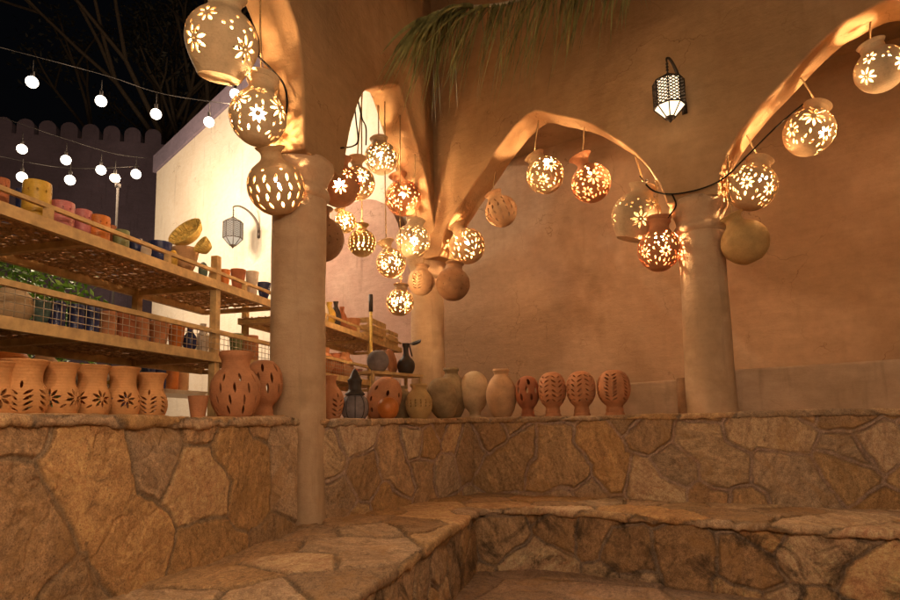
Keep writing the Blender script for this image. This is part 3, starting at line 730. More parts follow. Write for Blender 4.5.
# unlit pots tied against the columns
dp = 6.05
lantern(421, 282, 27, dp, 'collar', 'brush', 'tan_clay', 4, 'small unlit tan lantern with sprays of cuts, before the far corner column', hang=at(424, 258, dp), lit=False, spin=30)
lantern(453, 284, 34, dp, 'collar', 'speckle', 'brown_clay', 6, 'unlit brown speckled lantern with wide rim, before the far corner column', hang=at(455, 255, dp + .05), lit=False)
LR(745, 242, 45, 'round', 'none', 'ochre_clay', -24, 'plain unlit ochre pot without cuts hanging right of the right column', .12, ARCH4, lit=False, hx=734)
# unseen lanterns added to these arches for their light on wall and jars
for s_, z_, a_, nm in ((4.75, 3.2, ARCH4, 'first'), (5.15, 2.75, ARCH4, 'second')):
    p = COL2 + AR * s_; P = Vector((p.x, p.y, z_)); v = P - CAM; dpt = v.dot(_F)
    lantern(CX + FPX * v.dot(_R) / dpt, CY - FPX * v.dot(_U) / dpt, .35 * FPX / dpt, dpt, 'collar', 'blooms', 'honey_clay', 10, 'unseen tan lantern added to light the right wall, %s past the arch peak' % nm, hang=(p.x, p.y, arch_z(a_, s_)))
for s_, z_, nm in ((-2.15, 3.0, 'nearest the viewer'),):
    p = COL1 + AL * s_; P = Vector((p.x, p.y, z_)); v = P - CAM; dpt = v.dot(_F)
    lantern(CX + FPX * v.dot(_R) / dpt, CY - FPX * v.dot(_U) / dpt, .36 * FPX / dpt, dpt, 'tall', 'blooms', 'cream_clay', 0, 'unseen cream lantern added to light the left jars, %s' % nm, hang=(p.x, p.y, arch_z(ARCH1, s_)))

# ------------------------------------------------------------------ wall lanterns of metal
def metal_lantern(c, R_, face, arm_dir, label, glass, metal, lw=.95):
    """hexagonal cage lamp on a curved bracket; `c` is the cage centre"""
    o = empty('metal_lantern', c, label, 'wall lamp', 'metal cage lamps on the walls')
    n = 8; H = R_ * 2.6
    def ring(r, z): return [Vector((r * cos(2 * pi * (k + .5) / n), r * sin(2 * pi * (k + .5) / n), z)) for k in range(n)]
    m = MB(); rr = [ring(R_ * .5, H * .52), ring(R_ * .93, H * .40), ring(R_ * .95, -H * .28), ring(R_ * .3, -H * .56)]
    vs = [v for q in rr for v in q]; fs = []
    for i in range(3):
        for k in range(n): fs.append((i * n + k, i * n + (k + 1) % n, (i + 1) * n + (k + 1) % n, (i + 1) * n + k))
    m.add(vs, fs, False); m.build('glass_panes', glass, o)
    m = MB(); t = R_ * .045
    a, b_, d, e = ring(R_ * .5, H * .52), ring(R_, H * .40), ring(R_, -H * .28), ring(R_ * .33, -H * .56)
    for k in range(n):
        for p, q in ((a[k], b_[k]), (b_[k], d[k]), (d[k], e[k])): m.tube([p, q], t, 5)
        for q in (a, b_, d, e): m.tube([q[k], q[(k + 1) % n]], t * 1.1, 5)
    m.lathe([(R_ * .5, H * .52), (R_ * .35, H * .58), (R_ * .12, H * .63), (R_ * .05, H * .68), (.001, H * .68)], 16)
    m.lathe([(R_ * .001, -H * .70), (R_ * .08, -H * .67), (R_ * .16, -H * .62), (R_ * .34, -H * .56)], 16)
    m.build('cage_frame', metal, o)
    m = MB(); hz = H * .68; k_ = 8; kw = 2.0; kw = 2
    for f in range(n):
        p0, p1 = b_[f], b_[(f + 1) % n]; ax = p1 - p0
        def pt(u, v): return p0 + ax * u + Vector((0, 0, -hz * v))
        for j in range(k_):
            for i in range(kw):
                u0, u1 = i / kw, (i + 1) / kw; v0, v1 = j / k_, (j + 1) / k_
                m.tube([pt(u0, v0), pt(u1, v1)], t * lw, 4, False); m.tube([pt(u1, v0), pt(u0, v1)], t * lw, 4, False)
    m.build('lattice', metal, o)
    m = MB(); top = Vector((0, 0, H * .68)); ad = Vector((*arm_dir, 0)); bk = Vector((*face, 0))
    hook = top + Vector((0, 0, R_ * .75))
    m.tube([top, hook], R_ * .05, 6)
    for q in range(3): m.ball(top.lerp(hook, .2 + .3 * q), R_ * .10, 4)
    m.build('chain', metal, o)
    m = MB()
    base = bk + ad
    pts = [hook + Vector((0, 0, -R_ * .1)), hook + Vector((0, 0, R_ * .25)), hook + base * .25 + Vector((0, 0, R_ * .38)), hook + base * .62 + Vector((0, 0, -R_ * .2)), hook + base * .9 + Vector((0, 0, -R_ * 1.3)), hook + base * .97 + Vector((0, 0, -R_ * 2.6))]
    m.tube(catmull(pts, 6), [R_ * (.05 + .09 * min(1, i / 22)) for i in range(31)], 8)
    e_ = pts[-1]
    m.tube([e_ + Vector((0, 0, R_ * .5)), e_ + Vector((0, 0, -R_ * .3))], R_ * .2, 8)
    m.build('bracket', metal, o)
    return o
P = on_plane(669, 97, COL2 + ARN * (HT + .27), ARN)
metal_lantern(P, .118, tuple(ARN * -.27), tuple(AR * .05), 'black lattice lamp glowing white on the wall above the right column', M['lamp_glass'], M['iron'])

# ------------------------------------------------------------------ pots
GP = 'clay pots on the stone ledge'
def pot(name, prof, R_, H, loc, mat, label, cat, holes=(), group=None, rot=(0, 0, 0), wall=.006, rows=24, seg=44):
    me = pierced(name, [(r * R_, z * H) for r, z in prof], list(holes), seg, rows, wall, hs=1.45, gap=.0015)
    o = link(name, me, M[mat], None, loc); o.rotation_euler = rot
    return tag(o, label, cat, group)
JAR = [(.72, 0), (.86, .06), (.98, .20), (1, .31), (.95, .44), (.82, .545), (.735, .62), (.72, .74), (.78, .87), (.90, .955), (.96, .975), (.97, 1.0)]
AMPH = [(.45, 0), (.55, .03), (.82, .18), (1, .42), (.95, .60), (.70, .78), (.47, .86), (.44, .91), (.52, .95), (.56, .98), (.50, 1.0)]
EGG = [(.50, 0), (.52, .03), (.36, .09), (.40, .14), (.74, .27), (.97, .46), (1, .60), (.90, .78), (.65, .92), (.30, .985), (.05, 1)]
GOBLET = [(.58, 0), (.62, .03), (.54, .06), (.50, .10), (.54, .13), (.48, .17), (.50, .225), (.74, .31), (.94, .44), (1, .58), (.98, .70), (.88, .83), (.66, .93), (.38, .985), (.12, 1)]
GLOBE = [(.5, 0), (.62, .03), (.90, .22), (1, .42), (.92, .62), (.66, .78), (.55, .83), (.53, .88), (.60, .93), (.66, .97), (.62, 1.0)]
BALL = [(.3, 0), (.6, .08), (.9, .28), (1, .5), (.9, .74), (.6, .92), (.3, .985), (.08, 1)]
CUP = [(.6, 0), (.68, .06), (.8, .4), (.95, .85), (1, 1)]
CYL = [(.9, 0), (.98, .04), (1, .1), (1, .5), (1, .92), (.97, 1)]
BOWL = [(.35, 0), (.45, .1), (.75, .4), (.95, .8), (1, 1)]
VASE = [(.55, 0), (.75, .1), (1, .4), (.85, .62), (.45, .78), (.38, .88), (.5, 1)]
def zband(H, f): return H * f
def cut_flowers(R_, H, n=5, z=.34):
    out = []
    for k in range(n):
        p = 2 * pi * (k + .5) / n; out += flower(p, z * H, R_, 8, .09 * R_, .40 * R_, .062 * R_, .2)
        if k < n - 1:
            for zz in (.2, .42): out.append((p + pi / n, zz * H, 0, 0, .6, .12 * R_, .05 * R_))
    return out
def cut_spray(R_, H, n=5):
    out = []
    for k in range(n):
        p = 2 * pi * (k + .5) / n
        for j in range(4):
            out += [(p + .29, (.13 + .1 * j) * H, 0, 0, .55, .16 * R_, .05 * R_), (p - .29, (.13 + .1 * j) * H, 0, 0, pi - .55, .16 * R_, .05 * R_)]
        out.append((p, .56 * H, 0, 0, pi / 2, .14 * R_, .05 * R_))
    return out
def chevrons(R_, H, n=6, z0=.36, z1=.88, k_=6, a=.135, ang=.6):
    out = []
    for k in range(n):
        p = 2 * pi * (k + .5) / n
        for j in range(k_):
            z = z0 + (z1 - z0) * j / (k_ - 1)
            out += [(p + .25, z * H, 0, 0, ang, a * R_, .042 * R_), (p - .25, z * H, 0, 0, pi - ang, a * R_, .042 * R_)]
    return out
def slits(R_, H, rows=((.62, 9), (.42, 11), (.2, 10)), a=.17, w=.05):
    return [(2 * pi * (k + .5 * (1 + .6 * (j % 2))) / n, z * H, 0, 0, pi / 2 + .12, a * R_, w * R_) for j, (z, n) in enumerate(rows) for k in range(n)]
def left_ledge(px, off):
    """point on the left wall's ledge seen at column px, `off` metres behind its face"""
    p = on_plane(px, 412, B - NL * off, NL); return Vector((p.x, p.y, LEDGE_L - .008))
def right_ledge(px, off):
    p = on_plane(px, 415, C2 - NR * off, NR); return Vector((p.x, p.y, LEDGE_R - .006))
CD = (C2 - B).normalized(); CN = Vector((CD.y, -CD.x))
def chamfer_ledge(px, off):
    p = on_plane(px, 417, C2 - CN * off, CN); return Vector((p.x, p.y, LEDGE_R - .006))
def put(kind, P, wpx, ytop, px, mat, label, cat, holes=None, group=GP, rot=(0, 0, 0), **kw):
    d = depth_of(P); R_ = wpx * d / FPX / 2; top = on_plane(px, ytop, (P.x, P.y), (P.x, P.y)); H = max(.03, top.z - P.z)
    return pot('clay_jar' if cat == 'jar' else 'clay_pot' if cat == 'pot' else cat.replace(' ', '_'), kind, R_, H, P, mat, label, cat, holes(R_, H) if holes else (), group, rot, **kw)
GJ = 'flower cut jars on the left wall'
sp = [( -8, 363, 44, cut_flowers, 'terracotta cut jar at the far left, sliced by the edge of the photo'), (22, 361, 45, cut_spray, 'widest mouthed cut jar with a branching spray, nearest on the left wall'),
      (58, 364, 38, cut_flowers, 'cut jar with one large flower, between the spray jar and a narrower flower jar'), (91, 366, 35, cut_flowers, 'middle cut jar with one flower, beside the white platter rim'),
      (122, 368, 33, cut_flowers, 'flower cut jar left of the shortest jar on the left wall'), (150, 374, 32, cut_spray, 'shortest cut jar with branching slits, rightmost of the flower cut jars')]
for i, (px, yt, wp, hl, lb) in enumerate(sp):
    put(JAR, left_ledge(px, .2 if i else .24), wp, yt, px, 'jar_clay', lb, 'jar', hl, GJ, rot=(0, 0, 1.2 + i * .9))
put(CUP, left_ledge(198, .3), 20, 396, 198, 'terracotta', 'small plain terracotta footed cup left of the big ribbed jar', 'cup')
put([(.55, 0), (.68, .04), (.93, .22), (1, .40), (.93, .57), (.70, .70), (.56, .745), (.55, .80), (.57, .87), (.64, .92), (.68, .96), (.66, 1)], left_ledge(235, .2), 49, 352, 235, 'terracotta', 'big round terracotta jar with upright slits and ribbed neck on the left wall', 'jar', lambda R_, H: slits(R_, H, ((.60, 9), (.44, 11), (.26, 11), (.12, 9)), .15, .04))
put(GOBLET, left_ledge(263, .27), 38, 360, 263, 'terracotta', 'tall terracotta slit globe on a foot tucked behind the big round jar', 'pot', lambda R_, H: slits(R_, H, ((.85, 7), (.68, 9), (.5, 9)), .2, .06))

put(VASE, chamfer_ledge(331, .28), 26, 376, 331, 'terracotta', 'terracotta vase half hidden by the left column edge', 'pot', lambda R_, H: cut_spray(R_, H, 4))
P = chamfer_ledge(355, .22); dd = depth_of(P); Rl = 27 * dd / FPX / 2
o = empty('lidded_pot', P, 'bluish grey ribbed pot with dark turned lid, left end of the corner ledge', 'pot', GP)
m = MB(); pr = resample([(Rl * .55, 0), (Rl * .72, .012), (Rl * .95, Rl * .5), (Rl, Rl * .95), (Rl * .9, Rl * 1.45), (Rl * .62, Rl * 1.8), (Rl * .5, Rl * 1.86)], 24); m.lathe([(.001, 0)] + [(r, z) for r, z, _ in pr], 40); m.build('body', M['grey_clay'], o)
m = MB(); h0 = Rl * 1.84; m.lathe([(Rl * .72, h0), (Rl * .74, h0 + .012), (Rl * .55, h0 + .03), (Rl * .46, h0 + .05), (Rl * .50, h0 + .10), (Rl * .56, h0 + .115), (Rl * .40, h0 + .135), (Rl * .28, h0 + .17), (Rl * .10, h0 + .20), (.001, h0 + .205)], 32); m.build('lid', M['dark_clay'], o)
m = MB()
for k in range(9):
    a_ = 2 * pi * k / 9; m.tube([Vector((cos(a_) * r * 1.004, sin(a_) * r * 1.004, z)) for r, z, _ in pr[2:-1:2]], .0035, 5)
m.build('ribs', M['dark_clay'], o)
put(BALL, chamfer_ledge(376, .42), 34, 374, 376, 'terracotta', 'round orange pierced ball leaning behind the grey pot', 'pot', lambda R_, H: slits(R_, H, ((.75, 7), (.5, 9), (.28, 8)), .12, .07), rot=(.3, .4, 0))
put(BALL, chamfer_ledge(388, .2), 22, 397, 388, 'orange_glaze', 'small plain orange ball pot in front of the pierced ball', 'pot')
put(AMPH, chamfer_ledge(402, .42), 24, 386, 402, 'olive_clay', 'slim olive jar behind the ochre pricked jar', 'jar')
put(GLOBE, chamfer_ledge(419, .2), 27, 384, 419, 'ochre_clay', 'ochre jar with pricked band and wide rim on the corner ledge', 'jar', lambda R_, H: [(2 * pi * (k + .5) / 16, z * H, 0, 0, 1, .05 * R_, .04 * R_) for z in (.38, .46, .54) for k in range(16)])
put(AMPH, chamfer_ledge(452, .40), 30, 368, 455, 'olive_clay', 'dark olive jar with rolled rim, standing behind the stained ball pot', 'jar')
put(BALL, chamfer_ledge(447, .2), 30, 377, 447, 'olive_clay', 'stained olive ball pot leaning before the dark olive jar', 'pot', None, rot=(.15, -.2, 0))
put(EGG, chamfer_ledge(475, .2), 29, 371, 475, 'pale_clay', 'plain pale egg shaped pot on a narrow foot', 'pot')
put(AMPH, right_ledge(502, .2), 31, 369, 502, 'tan_clay', 'plain tan jar with narrow neck, right of the egg shaped pot', 'jar')
put(GOBLET, right_ledge(528, .2), 24, 376, 528, 'red_clay', 'smallest footed globe with bold red leaf cuts', 'pot', lambda R_, H: slits(R_, H, ((.85, 6), (.66, 8), (.48, 7)), .22, .10))
put(GOBLET, right_ledge(553, .2), 28, 372, 553, 'terracotta', 'footed globe with chevron slits, right of the smallest red globe', 'pot', chevrons, rot=(0, 0, .2))
put(GOBLET, right_ledge(582, .2), 29, 371, 582, 'terracotta', 'footed globe with chevron slits, second from the right end of the row', 'pot', chevrons, rot=(0, 0, .5))
put(GOBLET, right_ledge(615, .2), 33, 370, 615, 'terracotta', 'broadest footed globe with chevron slits at the right end of the row', 'pot', lambda R_, H: chevrons(R_, H, 5, .36, .88, 8, .13), rot=(0, 0, 1.1))

# ------------------------------------------------------------------ display racks
def rp(s, d, z): q = B + DL * s - NL * d; return Vector((q.x, q.y, z))
Z1, Z2, D0, D1 = 2.085, 1.565, .8, 1.5
def rack(s0, s1, posts, label, mids=()):
    o = empty('display_rack', rp((s0 + s1) / 2, (D0 + D1) / 2, 0), label, 'shelf rack'); o.matrix_world = Matrix.Identity(4)
    for s in posts:
        for d in (D0 + .02, D1 - .02):
            m = MB(); m.bar(rp(s, d, -.03), rp(s, d, 2.30), .05, .05, (DL.x, DL.y, 0)); m.build('post', M['wood'], o)
    for z in (Z1, Z2):
        m = MB()
        for d in (D0, D1):
            m.bar(rp(s0, d, z), rp(s1, d, z), .035, .06)
        for s in list(posts) + list(mids) + [s0, s1]:
            m.bar(rp(s, D0, z - .012), rp(s, D1, z - .012), .04, .035)
        m.build('shelf_frame', M['wood'], o)
        m = MB(); rs = random.Random(int(z * 100))
        n = int((s1 - s0) / .028)
        for k in range(n):
            s = s0 + (s1 - s0) * (k + rs.uniform(.2, .8)) / n
            if rs.random() < .17: continue
            pts = [rp(s + rs.uniform(-.012, .012), D0 + (D1 - D0) * j / 10, z + .024 + (.006 if (k + j) % 2 else -.006) + rs.uniform(-.002, .002)) for j in range(11)]
            m.tube(pts, rs.uniform(.005, .0095), 4)
        for k in range(19):
            d = D0 + .02 + (D1 - D0 - .04) * (k + rs.uniform(-.2, .2)) / 18
            pts = [rp(s0 + (s1 - s0) * j / 40, d + rs.uniform(-.006, .006), z + .024 + (.007 if (k + j) % 2 else -.007)) for j in range(41)]
            m.tube(pts, rs.uniform(.006, .011), 4)
        m.build('wicker_shelf', M['wicker'], o)
    m = MB(); m.bar(rp(s0, D0, Z1 + .095), rp(s1, D0, Z1 + .095), .022, .022)
    k = s0 + .4
    while k < s1:
        m.bar(rp(k, D0, Z1 + .03), rp(k, D0, Z1 + .084), .04, .03); k += .85
    m.bar(rp(s0, D0, Z2 + .185), rp(s1, D0, Z2 + .185), .03, .03)
    m.build('guard_rail', M['wood'], o)
    m = MB(); n = int((s1 - s0) / .05)
    for k in range(n): m.tube([rp(s0 + .05 * k, D0 - .004, Z2 + .02), rp(s0 + .05 * k, D0 - .004, Z2 + .18)], .0022, 4)
    for z in (.06, .10, .14): m.tube([rp(s0, D0 - .006, Z2 + z), rp(s1, D0 - .006, Z2 + z)], .0022, 4)
    m.build('wire_mesh', M['wire'], o)
    return o
rack(-2.7, .72, (-2.55, -.08), 'pale wooden rack with wicker shelves full of glazed pots behind the left wall', (-1.2,))
rack(1.25, 4.0, (1.32, 2.9), 'pale wooden rack seen between the left column and the far corner column', ())
m = MB(); m.bar(rp(.58, 1.44, 1.2), rp(.98, 1.44, 1.55), .05, .05); tag(m.build('wooden_brace', M['wood']), 'slanting wooden prop below the lower shelf beside the big ribbed jar', 'brace')

GS = 'glazed wares on the top shelf'; GM = 'pots on the wire fronted shelf'
def shelf_pt(px, d, z, y=300):
    p = on_plane(px, y, B - NL * d, NL); return Vector((p.x, p.y, z + .034))
def shelf_put(px, ytop, wpx, d, z, prof, mat, label, cat, group, holes=None, **kw):
    P = shelf_pt(px, d, z, ytop + 12); dd = depth_of(P); R_ = wpx * dd / FPX / 2
    top = on_plane(px, ytop, (P.x, P.y), (P.x, P.y)); H = max(.04, top.z - P.z)
    return pot(cat.replace(' ', '_'), prof, R_, H, P, mat, label, cat, holes(R_, H) if holes else (), group, rows=14, seg=28, **kw)
def crown(R_, H): return [(2 * pi * (k + .5) / 10, z * H, 0, 0, pi / 2, .10 * R_, .07 * R_) for k in range(10) for z in (.75,)]
shelf_put(37, 183, 25, D0 + .12, Z1, CYL, 'gold_glaze', 'tall golden glazed candle holder on the top shelf', 'candle holder', GS, crown)
shelf_put(1, 179, 14, D0 + .12, Z1, CYL, 'red_clay', 'reddish brown candle holder at the left edge of the top shelf', 'candle holder', GS, crown)
shelf_put(62, 203, 22, D0 + .12, Z1, CYL, 'pink_glaze', 'wide pink glazed candle holder right of the golden one', 'candle holder', GS, crown)
shelf_put(83, 211, 16, D0 + .16, Z1, CYL, 'pink_glaze', 'narrow pink glazed candle holder left of the orange one', 'candle holder', GS, crown)
shelf_put(99, 217, 20, D0 + .12, Z1, CYL, 'orange_glaze', 'bright orange candle holder on the top shelf', 'candle holder', GS, crown)
shelf_put(121, 231, 15, D0 + .12, Z1, CYL, 'green_glaze', 'pale green glazed beaker on the top shelf', 'beaker', GS)
shelf_put(136, 239, 12, D0 + .14, Z1, CYL, 'blue_glaze', 'small dark blue beaker right of the green one', 'beaker', GS)
shelf_put(146, 243, 10, D0 + .08, Z1, BALL, 'white_glaze', 'tiny white glazed ball pot on the top shelf', 'pot', GS)
shelf_put(160, 243, 22, D0 + .18, Z1, BOWL, 'blue_glaze', 'dark blue glazed bowl on the top shelf', 'bowl', GS)
shelf_put(185, 249, 26, D0 + .14, Z1, BOWL, 'tan_clay', 'brown clay bowl below the yellow straw baskets', 'bowl', GS)
shelf_put(214, 264, 10, D0 + .1, Z1, VASE, 'cream_clay', 'small cream vase beside the rack post on the top shelf', 'vase', GS)
shelf_put(238, 270, 15, D0 + .12, Z1, CUP, 'red_clay', 'dark red flared cup on the top shelf near the column', 'cup', GS)
shelf_put(252, 272, 13, D0 + .14, Z1, CUP, 'white_glaze', 'white glazed cup right of the dark red one', 'cup', GS)
shelf_put(264, 283, 13, D0 + .1, Z1, BOWL, 'blue_glaze', 'little blue bowl at the column end of the top shelf', 'bowl', GS)
shelf_put(110, 226, 11, D0 + .2, Z1, CUP, 'red_clay', 'small brick red cup between the orange holder and the green beaker', 'cup', GS)
shelf_put(173, 250, 9, D0 + .1, Z1, BALL, 'gold_glaze', 'tiny golden ball pot between the blue bowl and the brown one', 'pot', GS)
shelf_put(203, 262, 9, D0 + .08, Z1, BALL, 'teal_glaze', 'tiny teal ball pot left of the small cream vase', 'pot', GS)
shelf_put(225, 270, 10, D0 + .16, Z1, BOWL, 'orange_glaze', 'little orange bowl just right of the rack post on the top shelf', 'bowl', GS)
shelf_put(22, 190, 12, D0 + .3, Z1, BOWL, 'blue_glaze', 'dark bowl behind the rail left of the golden candle holder', 'bowl', GS)
# straw baskets standing on edge
def basket(px, py, wpx, dep, mat, label, face):
    c = at(px, py, dep); R_ = wpx * dep / FPX / 2; m = MB()
    m.lathe([(.001, 0), (R_ * .6, .0), (R_ * .86, .02), (R_, .055), (R_ * 1.03, .06), (R_ * 1.0, .048), (R_ * .84, .008), (R_ * .58, -.014), (.001, -.014)], 44)
    for k in range(22):
        a_ = 2 * pi * k / 22; u = Vector((cos(a_), sin(a_), 0)); m.tube([u * R_ * .08 + Vector((0, 0, .005)), u * R_ * .6 + Vector((0, 0, .005)), u * R_ * .86 + Vector((0, 0, .024)), u * R_ + Vector((0, 0, .06))], .006, 4)
    for q in (.25, .45, .62, .8): m.tube([Vector((cos(2 * pi * k / 30) * R_ * q, sin(2 * pi * k / 30) * R_ * q, .006 + max(0, q - .6) * .07)) for k in range(31)], .005, 4)
    o = m.build('straw_basket', M[mat], None, c); o.rotation_mode = 'QUATERNION'; o.rotation_quaternion = Vector(face).normalized().to_track_quat('Z', 'Y')
    return tag(o, label, 'basket', 'straw baskets on the top shelf')
basket(190, 237, 36, 4.25, 'straw', 'bright yellow woven straw tray standing tilted on edge', (-.35, -.75, .55))
basket(207, 249, 17, 4.1, 'straw', 'small straw tray leaning before the bright yellow one', (-.6, -.7, .5))
# lower shelf
shelf_put(12, 287, 38, D0 + .22, Z2, BALL, 'pale_clay', 'large pale pinkish ball pot behind the wire mesh', 'pot', GM)
shelf_put(41, 301, 19, D0 + .16, Z2, BOWL, 'teal_glaze', 'teal glazed bowl behind the wire mesh', 'bowl', GM)
for px, yt, wp, mt, lb in ((57, 302, 15, 'blue_glaze', 'dark blue beaker right of the teal bowl'), (76, 305, 15, 'blue_glaze', 'dark blue beaker second from the teal bowl'), (92, 306, 14, 'blue_glaze', 'dark blue beaker next to the rust brown pots'),
                           (108, 312, 16, 'terracotta', 'rust brown beaker right of the blue beakers'), (125, 314, 18, 'red_clay', 'rust brown beaker with thick walls, middle of the wire fronted shelf'), (141, 318, 15, 'terracotta', 'rust brown beaker left of the teal lidded pot'),
                           (159, 322, 20, 'terracotta', 'squat terracotta cup behind the mesh below the white opening'), (176, 326, 17, 'orange_glaze', 'orange glazed cup behind the mesh'), (190, 327, 14, 'blue_glaze', 'dark blue cup left of the white vase'),
                           (203, 324, 13, 'white_glaze', 'slim white vase behind the mesh beside the rack post'), (236, 334, 14, 'green_glaze', 'green glazed cup right of the rack post'), (250, 336, 16, 'terracotta', 'tall terracotta beaker beside the left column')):
    shelf_put(px, yt, wp, D0 + .14, Z2, VASE if 'vase' in lb else CYL if 'beaker' in lb else CUP, mt, lb, 'vase' if 'vase' in lb else 'beaker' if 'beaker' in lb else 'cup', GM)
# low white display shelf farther back with tumblers and bits
o = empty('display_table', (0, 0, 0), 'white topped display table behind the rack, below the lower shelf', 'table')
m = MB(); a, b_ = rp(-1.1, 2.0, 1.395), rp(1.7, 2.0, 1.395); m.obox((a + b_) / 2, (b_ - a) / 2, (NL.x * .25, NL.y * .25, 0), (0, 0, .018)); m.build('table_top', M['white_glaze'], o)
for s in (-1.05, .3, 1.65):
    for d in (1.79, 2.21):
        m = MB(); m.bar(rp(s, d, -.03), rp(s, d, 1.38), .05, .05); m.build('leg', M['wood'], o)
for s, mt, lb in ((.55, 'blue_glaze', 'blue tumbler, left of the pair on the white table'), (.68, 'blue_glaze', 'blue tumbler beside the orange ones on the white table'), (.84, 'orange_glaze', 'orange tumbler beside the blue ones on the white table'), (.98, 'tan_clay', 'tan tumbler at the right of the white table')):
    pot('tumbler', CYL, .055, .20, rp(s, 1.9, 1.414), mt, lb, 'tumbler', (), 'tumblers on the white table', rows=8, seg=20)
for s, mt, lb, pf, R_, H in ((-.85, 'terracotta', 'orange clay pot behind the widest mouthed jar', GLOBE, .12, .26), (-.6, 'orange_glaze', 'orange glazed pot behind the flower jars', GLOBE, .11, .25), (-.35, 'tan_clay', 'tan clay pot left of the white platter', GLOBE, .10, .22), (.0, 'white_glaze', 'white platter on the table behind the flower jars', BOWL, .22, .12), (.3, 'gold_glaze', 'yellow glazed bowl on the table behind the flower jars', BOWL, .12, .13)):
    pot('clay_pot' if 'pot' in lb else 'platter' if 'platter' in lb else 'bowl', pf, R_, H, rp(s, 2.0, 1.414), mt, lb, 'pot' if 'pot' in lb else 'platter' if 'platter' in lb else 'bowl', (), 'wares on the white table', rows=10, seg=24)
# wares on the second rack
GR = 'wares on the rack between the columns'
for s, z, pf, mt, R_, H, lb, cat in ((1.70, Z1, VASE, 'white_glaze', .07, .25, 'white vase at the left end of the rack between the columns', 'vase'), (1.87, Z1, VASE, 'white_glaze', .06, .27, 'slender white vase second on the rack between the columns', 'vase'),
        (2.02, Z1, VASE, 'gold_glaze', .07, .26, 'golden vase on the rack between the columns', 'vase'), (2.18, Z1, VASE, 'dark_clay', .06, .30, 'dark bottle on the rack between the columns', 'bottle'), (2.34, Z1, VASE, 'red_clay', .06, .27, 'deep red vase on the rack between the columns', 'vase'), (2.62, Z1, CUP, 'terracotta', .10, .18, 'terracotta cup left of the dark tube', 'cup'),
        (1.85, Z2, GLOBE, 'terracotta', .13, .27, 'terracotta jar on the lower shelf between the columns', 'jar'), (2.12, Z2, GLOBE, 'red_clay', .12, .24, 'red clay jar on the lower shelf between the columns', 'jar'), (2.40, Z2, GLOBE, 'terracotta', .11, .28, 'tall terracotta jar on the lower shelf between the columns', 'jar'), (2.68, Z2, BOWL, 'pink_glaze', .1, .12, 'pink bowl on the lower shelf between the columns', 'bowl')):
    pot({'vase': 'vase', 'bottle': 'bottle', 'cup': 'cup', 'jar': 'clay_jar', 'bowl': 'bowl'}[cat], pf, R_, H, rp(s, D0 + .13, z + .034), mt, lb, cat, (), GR, rows=12, seg=24)
def crate(s, d, z, L, Wd, H, label, mat='wood'):
    o = empty('wooden_crate', rp(s, d, z), label, 'crate', 'slatted crates on the rack between the columns'); o.rotation_euler = (0, 0, math.atan2(DL.y, DL.x))
    m = MB()
    for k in range(3):
        zz = H * (k + .5) / 3
        for sy in (-1, 1): m.box((-L / 2, sy * Wd / 2 - .006, zz - H * .12), (L / 2, sy * Wd / 2 + .006, zz + H * .12))
        for sx in (-1, 1): m.box((sx * L / 2 - .006, -Wd / 2 + .008, zz - H * .12), (sx * L / 2 + .006, Wd / 2 - .008, zz + H * .12))
    m.build('side_slats', M[mat], o)
    m = MB(); m.box((-L / 2 + .008, -Wd / 2 + .008, .002), (L / 2 - .008, Wd / 2 - .008, .014)); m.build('base_board', M[mat], o)
    return o
crate(3.2, D0 + .2, Z1 + .034, .55, .34, .26, 'slatted crate on the top shelf left of the far corner column')
crate(3.75, D0 + .2, Z1 + .034, .4, .34, .2, 'shorter slatted crate behind the far corner column')
pp = on_plane(371, 340, B - NL * (D0 - .09), NL)
o = empty('tube_pole', (pp.x, pp.y, 0), 'pale pole topped with a dark tube rising in front of the rack', 'pole')
m = MB(); m.tube([(0, 0, -.03), (0, 0, 2.38)], .017, 10); m.build('pole', M['straw'], o)
m = MB(); m.tube([(0, 0, 2.38), (0, 0, 2.58)], .025, 12); m.build('dark_tube', M['dark_clay'], o)
# dark wares before the far column
P = at(378, 362, 5.7); m = MB(); m.ball((0, 0, 0), .085, 10); m.tube([(0, 0, .07), (0, 0, .13)], .03, 10)
def stand_block(): pass
P = chamfer_ledge(379, .62); zs = on_plane(379, 362, (P.x, P.y), (P.x, P.y)).z
o = empty('pot_stand', (P.x, P.y, LEDGE_R - .01), 'small wooden stand on the corner ledge carrying the dark wares', 'stand'); o.rotation_euler = (0, 0, math.atan2(CD.y, CD.x))
zt = zs - LEDGE_R - .085
m = MB(); m.box((-.2, -.11, zt - .025), (.5, .11, zt)); m.build('board', M['wood'], o)
for x in (-.17, .47):
    for y in (-.09, .09):
        m = MB(); m.bar((x, y, 0), (x, y, zt - .025), .025, .025); m.build('leg', M['wood'], o)
top_z = LEDGE_R - .01 + zt
def on_stand(px, off=.62): q = on_plane(px, 362, C2 - CN * off, CN); return Vector((q.x, q.y, top_z))
pot('clay_pot', BALL, .10, .2, on_stand(378), 'grey_clay', 'dark grey ribbed ball pot on the little stand', 'pot', (), 'dark wares on the little stand', rows=14, seg=28)
m = MB(); Rd = .125; m.lathe([(.001, -.012), (Rd * .9, -.012), (Rd, 0), (Rd * .9, .016), (Rd * .6, .006), (.001, .006)], 36)
q = on_stand(391, .72); o = m.build('clay_plate', M['terracotta'], None, (q.x, q.y, q.z + Rd)); o.rotation_euler = (radians(80), 0, math.atan2(CD.y, CD.x) + .35); tag(o, 'round terracotta plate standing on edge beside the dark ball pot', 'plate')
